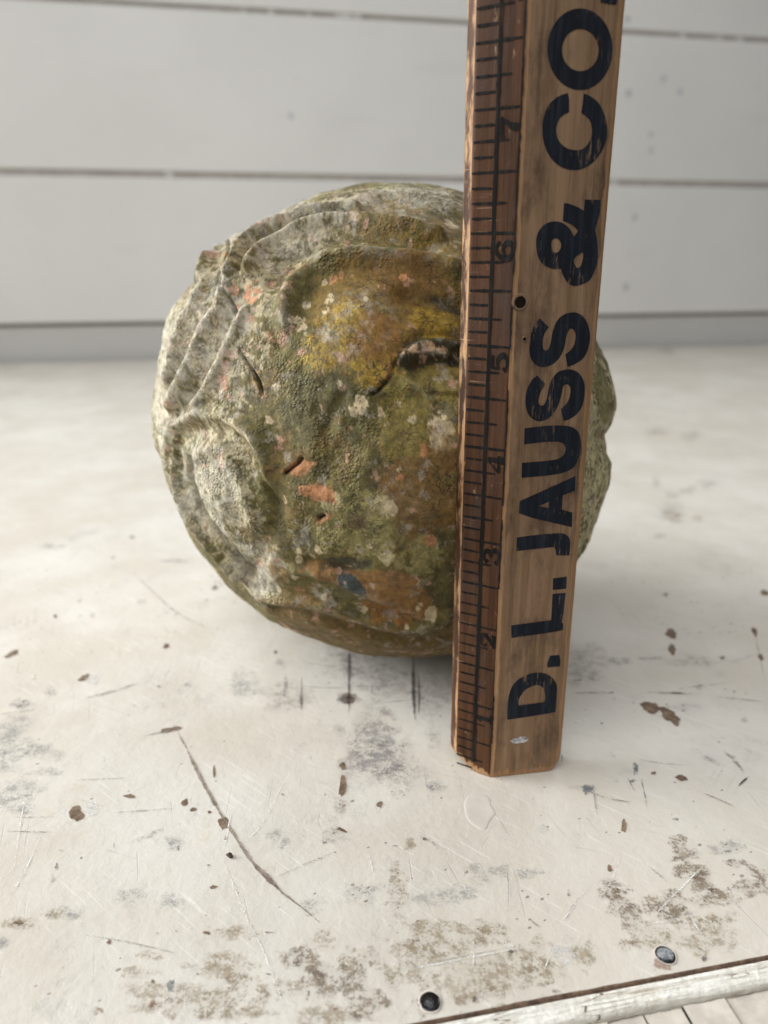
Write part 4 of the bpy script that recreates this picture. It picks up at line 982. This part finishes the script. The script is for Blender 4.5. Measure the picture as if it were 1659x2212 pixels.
# ochre brow and socket
lay(rough_mask(np.maximum.reduce([soft(790, 690, .72), soft(890, 640, .6), soft(960, 720, .5)])), (0.190, 0.122, 0.038), 0.9)
lay(rough_mask(np.maximum.reduce([soft(730, 720, .34), soft(800, 770, .34), soft(700, 760, .28), soft(930, 700, .25)]) * .85, 1.0), (0.34, 0.235, 0.045), 0.9)
lay(rough_mask(soft(745, 725, .5), .9) * sstep(.25, .45, nC + .6 * nD), (0.09, 0.085, 0.035), .75); lay(rough_mask(soft(820, 735, .26) * .75, .8), (0.25, 0.13, 0.05), 0.8); lay(rough_mask(soft(880, 605, .38) * .8, .8), (0.155, 0.085, 0.032), .7)
lay(rough_mask(soft(840, 470, .5) * .7, 1.0), (0.19, 0.13, 0.04), .8); lay(rough_mask(soft(950, 520, .4) * .8, 1.0), (0.22, 0.15, 0.035), .8)
lay(rough_mask(np.maximum.reduce([soft(700, 860, .42), soft(660, 900, .3), soft(740, 905, .3), soft(560, 955, .18), soft(655, 1165, .15)]) * .8, .9), (0.082, 0.083, 0.047), 0.65)
lay(rough_mask(np.maximum.reduce([soft(900, 870, .38), soft(930, 920, .34), soft(870, 950, .28), soft(960, 850, .3)]) * .8, .9), (0.225, 0.185, 0.062), 0.75)
lay(rough_mask(np.maximum.reduce([soft(890, 1050, .40), soft(935, 1000, .26), soft(900, 1150, .2), soft(960, 1100, .2)]) * .85, .8), (0.22, 0.13, 0.058), 0.8)
lay(rough_mask(region([(580, 1320), (700, 1330), (800, 1350), (900, 1368), (990, 1345), (1000, 1430), (800, 1440), (600, 1375)], .2) * .9), (0.16, 0.108, 0.045), .85)
lay(rough_mask(np.maximum.reduce([soft(640, 1290, .25), soft(740, 1340, .28), soft(600, 1240, .16)]) * .7, 1.0), (0.20, 0.125, 0.055), .8)
# mouth: orange clay with a dark glossy stroke
lay(rough_mask(region([(640, 1225), (700, 1210), (780, 1225), (840, 1215), (900, 1240), (935, 1285), (905, 1335), (860, 1310), (800, 1278), (720, 1250)], .06), .35), (0.26, 0.145, 0.068), 0.9)
lay(rough_mask(region([(690, 1205), (745, 1195), (800, 1205), (770, 1225), (740, 1235), (705, 1228)], .05), .4), (0.062, 0.060, 0.044), 0.9)
lay(rough_mask(region([(728, 1232), (765, 1240), (800, 1262), (800, 1275), (765, 1272), (740, 1252)], .035), .3), (0.016, 0.028, 0.029), 1.0)
gloss = rough_mask(region([(715, 1225), (765, 1235), (800, 1262), (800, 1278), (765, 1272), (735, 1255)], .05), .3)
lay(rough_mask(region([(780, 1290), (830, 1300), (890, 1330), (870, 1345), (800, 1330)], .05) * .9, .6), (0.30, 0.15, 0.055), .85)
# crusty pale lichen field
lay(rough_mask(np.maximum.reduce([soft(770, 1130, .42), soft(720, 1150, .25), soft(830, 1160, .2), soft(900, 1200, .3)]) * .82, .9), (0.27, 0.25, 0.135), 0.85)
lay(rough_mask(np.maximum.reduce([soft(715, 1085, .11), soft(825, 1090, .10), soft(835, 1200, .1), soft(695, 1060, .04)]), .9), (0.44, 0.40, 0.30), .9)
lay(rough_mask(soft(770, 1130, .11) * .9, .6), (0.13, 0.10, 0.06), .9)
lay(rough_mask(region([(495, 905), (520, 915), (550, 945), (565, 970), (545, 960), (515, 930)], .05), .6), (0.52, 0.46, 0.39), .95)
# bare pink clay
PK = (0.47, 0.235, 0.150)
pink = np.maximum.reduce([region([(615, 1020), (650, 985), (690, 995), (665, 1015), (640, 1025)], .05), region([(650, 1045), (690, 1040), (720, 1060), (725, 1085), (690, 1075), (660, 1065)], .04),
                          region([(690, 1125), (705, 1105), (720, 1110)], .03)])
lay(rough_mask(pink, .5), PK, .95)
small = [(500, 560, .06), (496, 605, .06), (508, 635, .06), (535, 640, .07), (545, 655, .06), (541, 690, .045), (557, 632, .05), (562, 608, .035), (482, 822, .06), (486, 838, .05), (930, 1162, .07), (550, 1225, .06),
         (568, 505, .05), (520, 480, .05), (770, 600, .04), (720, 605, .06), (745, 598, .05), (960, 605, .05), (870, 595, .05), (905, 795, .04), (880, 805, .035), (860, 1035, .05), (500, 470 + 60, .05), (965, 1050, .05), (620, 1000, .03), (915, 965, .06),
         (445, 1010, .05), (340, 1060, .06), (362, 1090, .06), (590, 1215, .03), (930, 1255, .04), (540, 575, .08), (640, 1270, .05), (540, 625, .05), (512, 668, .06)]
lay(rough_mask(np.maximum.reduce([soft(x, y, r) for x, y, r in small]), 1.1), PK, .9)
lay(rough_mask(np.maximum.reduce([soft(x, y, .11) for x, y in ((560, 500), (620, 475), (760, 485), (640, 590), (622, 622), (950, 930), (955, 950))]) * .75, 1.0), (0.42, 0.30, 0.24), .8)
white = [(655, 650, .05), (640, 690, .06), (650, 710, .06), (660, 725, .04), (700, 610, .03), (715, 650, .06), (705, 675, .05), (790, 590, .02), (975, 490, .1), (745, 690, .03), (880, 770, .06), (900, 760, .05), (925, 765, .06), (950, 770, .05),
         (935, 910, .05), (780, 880, .09), (760, 895, .05), (865, 870, .05), (890, 900, .05), (775, 985, .04), (640, 1195, .06), (665, 1205, .05), (690, 1190, .06), (635, 1210, .05), (700, 1215, .04), (835, 1190, .06), (925, 1320, .1), (905, 1305, .06),
         (855, 1010, .03), (795, 1180, .04), (840, 1090, .07), (580, 560, .05), (950, 900, .09), (965, 925, .08), (945, 945, .07), (640, 1245, .04), (735, 835, .04), (790, 660, .03), (845, 690, .03), (785, 700, .02), (830, 895, .05), (620, 1080, .05),
         (780, 1310, .07), (765, 1355, .12), (800, 1345, .07), (600, 1265, .05), (690, 1285, .04), (845, 1340, .05), (875, 1345, .04), (590, 820, .04), (560, 790, .04), (530, 770, .04), (575, 900, .05)]
lay(rough_mask(np.maximum.reduce([soft(x, y, r) for x, y, r in white]), 1.2), (0.54, 0.47, 0.41), .95)
# eye: dark lid paint
lay(rough_mask(region([(862, 792), (880, 755), (920, 740), (975, 745), (995, 760), (995, 800), (940, 805), (890, 808)], .05) * .95, .5), (0.034, 0.036, 0.026), .85)
lay(rough_mask(np.maximum.reduce([soft(880, 770, .05), soft(900, 765, .06), soft(925, 762, .05), soft(945, 772, .05), soft(870, 785, .04), soft(910, 785, .035)]), 1.0), (0.52, 0.37, 0.31), .95)
lay(sstep(0.05, 0.0, polyd([(940, 640), (970, 655), (1000, 668)], PR) - .02), (0.05, 0.045, 0.03), .8)
lay(np.exp(-(crk / 0.022) ** 2), (0.018, 0.013, 0.010), 1.0)
lay(np.exp(-((crk - 0.05) / 0.02) ** 2) * sstep(0, .5, nB), PK, .6)
lay(rough_mask(np.maximum(soft(1300, 960, 1.0, .5), soft(1285, 1120, .6, .5)) * .9, 1.3), (0.62, 0.59, 0.48), .95)  # right edge made pale: light on that side put into the pigment
lay(rough_mask(soft(1310, 850, .35) * .9, .9), (0.17, 0.17, 0.06), .8)
lay(sstep(.6, .95, nD + .3 * nC), (0.36, 0.32, 0.22), .15)

COLV = np.zeros((NVT, 4), np.float32); COLV[:, 3] = 1
mm = np.clip(dust_lit, 0, 1)[:, None] * 0.85
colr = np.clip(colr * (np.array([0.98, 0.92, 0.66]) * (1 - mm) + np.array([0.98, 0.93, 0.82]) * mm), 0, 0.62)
nH = fbm(PF, 5.5, 6, 121, .65); nI = fbm(PF, 13.0, 5, 125, .65)
rimw = np.maximum(dust_lit, 0.0) * 0.22
lay(sstep(.50, .60, nH + .45 * nI + rimw - .22 * soft(800, 700, .75)), (0.42, 0.385, 0.335), .42)
lay(sstep(.42, .56, -nH + .5 * nI) * (1 - bald), (0.080, 0.078, 0.034), .6)
lay(sstep(.68, .76, fbm(PF, 4.2, 6, 131, .65) + .5 * nI + .3 * rimw), (0.43, 0.25, 0.17), .85)
lay(sstep(.2, .6, dust_lit + .35 * nI - .55), (0.48, 0.455, 0.385), .42)
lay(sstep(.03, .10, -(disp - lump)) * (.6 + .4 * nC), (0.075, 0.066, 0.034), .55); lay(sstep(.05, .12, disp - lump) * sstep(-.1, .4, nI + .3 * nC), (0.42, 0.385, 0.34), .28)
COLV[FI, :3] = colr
nb = fbm(P0[bk], 2.0, 5, 81); COLV[bk, :3] = OL + np.clip(nb, -1, 1)[:, None] * np.array([0.05, 0.045, 0.02]) 
CR = np.full(NVT, .8, np.float32); CR[FI] = crust
GL = np.zeros(NVT, np.float32); GL[FI] = gloss

# faces of the whole surface
r_, c_ = np.meshgrid(np.arange(NV - 1), np.arange(NS), indexing='ij'); c2 = (c_ + 1) % NS
quads = np.stack([r_ * NS + c_, (r_ + 1) * NS + c_, (r_ + 1) * NS + c2, r_ * NS + c2], -1).reshape(-1, 4)
cN = np.arange(NS); tnx = (cN + 1) % NS
tri_t = np.stack([np.full(NS, NVT - 2), cN, tnx], 1); base_ = (NV - 1) * NS
tri_b = np.stack([np.full(NS, NVT - 1), base_ + tnx, base_ + cN], 1)
# smooth normals from the one continuous surface, so that the parts meet without a seam
fn = np.cross(PP[quads[:, 2]] - PP[quads[:, 0]], PP[quads[:, 3]] - PP[quads[:, 1]])
VN = np.zeros((NVT, 3))
for k in range(4): 
    for ax in range(3): VN[:, ax] += np.bincount(quads[:, k], fn[:, ax], NVT)
VN[-2] = (0, 0, 1); VN[-1] = (0, 0, -1)
VN /= np.linalg.norm(VN, axis=1)[:, None] + 1e-12

def head_material():
    n = NT("mossy_flaking_paint"); v = n.coord()
    c = n.attr("pig", True); cr = n.attr("crust"); gl = n.attr("gloss")
    f1 = n.noise(v, 420, 8, 0.72); f2 = n.noise(v, 1500, 5, 0.7); f3 = n.noise(v, 160, 6, 0.7)
    c = n.mix(1.0, c, n.mix(n.ramp(f1, 0.3, 0.7), (0.60, 0.58, 0.55), (1.42, 1.40, 1.36)), 'MULTIPLY')
    cells = n.voro(v, 1150)
    tip = n.math('MULTIPLY', n.ramp(cells, 0.34, 0.10), n.ramp(f3, 0.42, 0.60)); tip = n.math('MULTIPLY', tip, cr)
    c = n.mix(n.math('MULTIPLY', tip, 0.5), c, (0.36, 0.325, 0.19))
    pit = n.math('MULTIPLY', n.ramp(f2, 0.40, 0.30), n.ramp(f3, 0.55, 0.40))
    c = n.mix(n.math('MULTIPLY', pit, 0.7), c, (0.03, 0.024, 0.012))
    pale = n.math('MULTIPLY', n.ramp(n.noise(v, 900, 6, 0.75), 0.64, 0.70), n.ramp(n.noise(v, 120, 4), 0.56, 0.72))
    c = n.mix(n.math('MULTIPLY', pale, 0.5), c, (0.46, 0.41, 0.31))
    ck = n.math('LESS_THAN', n.voro(n.mix(0.12, v, n.n('TexNoise').outputs[1]), 210, 'DISTANCE_TO_EDGE'), 0.035)
    ck = n.math('MULTIPLY', n.math('MULTIPLY', ck, n.math('SUBTRACT', 1.0, cr)), n.ramp(n.noise(v, 110, 4), 0.48, 0.6))
    c = n.mix(n.math('MULTIPLY', ck, 0.75), c, (0.035, 0.02, 0.012))
    n.base(c, n.ramp(gl, 0.0, 1.0, 0.66, 0.22), n.ramp(gl, 0, 1, 0.3, 0.6))
    h = n.math('ADD', n.math('MULTIPLY', n.math('SUBTRACT', 0.5, cells), n.math('MULTIPLY', n.math('MULTIPLY', cr, n.ramp(f3, 0.42, 0.60)), 1.3)), n.math('MULTIPLY', f1, 1.1))
    h = n.math('ADD', h, n.math('MULTIPLY', f2, 0.35))
    h = n.math('ADD', h, n.math('MULTIPLY', n.math('MAXIMUM', pale, 0.0), 0.35))
    n.bump(h, 0.9, 0.0008)
    return n.m
M_head = head_material()
HORG = np.array([BC[0], BC[1], 0.0])
head = thing("carved_head", "round weathered carved head with flaking mossy green and ochre paint, standing behind the ruler", "carving", HORG)
def surf(name, qd, extra=None, parent=None, label=None):
    F4 = qd; used = np.unique(np.concatenate([F4.ravel(), extra.ravel()]) if extra is not None else F4.ravel())
    mp = np.full(NVT, -1); mp[used] = np.arange(len(used))
    me = bpy.data.meshes.new(name)
    nl = len(F4) * 4 + (len(extra) * 3 if extra is not None else 0); nf = len(F4) + (len(extra) if extra is not None else 0)
    me.vertices.add(len(used)); me.vertices.foreach_set("co", ((PP[used] - HORG) * IN).astype(np.float32).ravel())
    li = mp[F4].ravel(); ls = np.arange(len(F4)) * 4
    if extra is not None:
        li = np.concatenate([li, mp[extra].ravel()]); ls = np.concatenate([ls, len(F4) * 4 + np.arange(len(extra)) * 3])
    me.loops.add(nl); me.loops.foreach_set("vertex_index", li.astype(np.int32))
    me.polygons.add(nf); me.polygons.foreach_set("loop_start", ls.astype(np.int32))
    me.update(calc_edges=True); me.validate()
    me.polygons.foreach_set("use_smooth", np.ones(nf, bool))
    a = me.attributes.new("pig", 'FLOAT_COLOR', 'POINT'); a.data.foreach_set("color", COLV[used].ravel())
    for nm, arr in (("crust", CR), ("gloss", GL)):
        a = me.attributes.new(nm, 'FLOAT', 'POINT'); a.data.foreach_set("value", arr[used])
    me.normals_split_custom_set_from_vertices(VN[used].tolist())
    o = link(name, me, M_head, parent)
    return o
PXa, PYa = proj(BC + P0 * 0.99)
def region_faces(poly):
    cid = quads[:, 0]; m = front[cid] & (N0[cid] @ vd < 0.1)
    m[m] = inpoly(poly, PXa[cid[m]], PYa[cid[m]]); return m
taken = np.zeros(len(quads), bool)
for nm, poly in (("ear", [(346, 900), (400, 890), (470, 885), (525, 900), (565, 950), (590, 1030), (600, 1090), (580, 1160), (545, 1230), (525, 1275), (470, 1255), (420, 1190), (370, 1100), (340, 1000)]),
                 ("eye", [(855, 800), (870, 755), (910, 735), (960, 725), (1020, 735), (1030, 800), (990, 812), (930, 815), (880, 815)]),
                 ("mouth", [(635, 1228), (690, 1200), (745, 1192), (810, 1205), (900, 1235), (940, 1285), (905, 1340), (850, 1315), (790, 1285), (710, 1262)]),
                 ("hair_lock", [(318, 890), (330, 760), (360, 690), (410, 610), (450, 540), (492, 505), (500, 560), (512, 640), (520, 700), (490, 770), (440, 850), (400, 880), (346, 895)])):
    m = region_faces(poly) & ~taken; taken |= m
    surf(nm, quads[m], None, head)
surf("head_body", quads[~taken], np.vstack([tri_t, tri_b]), head)
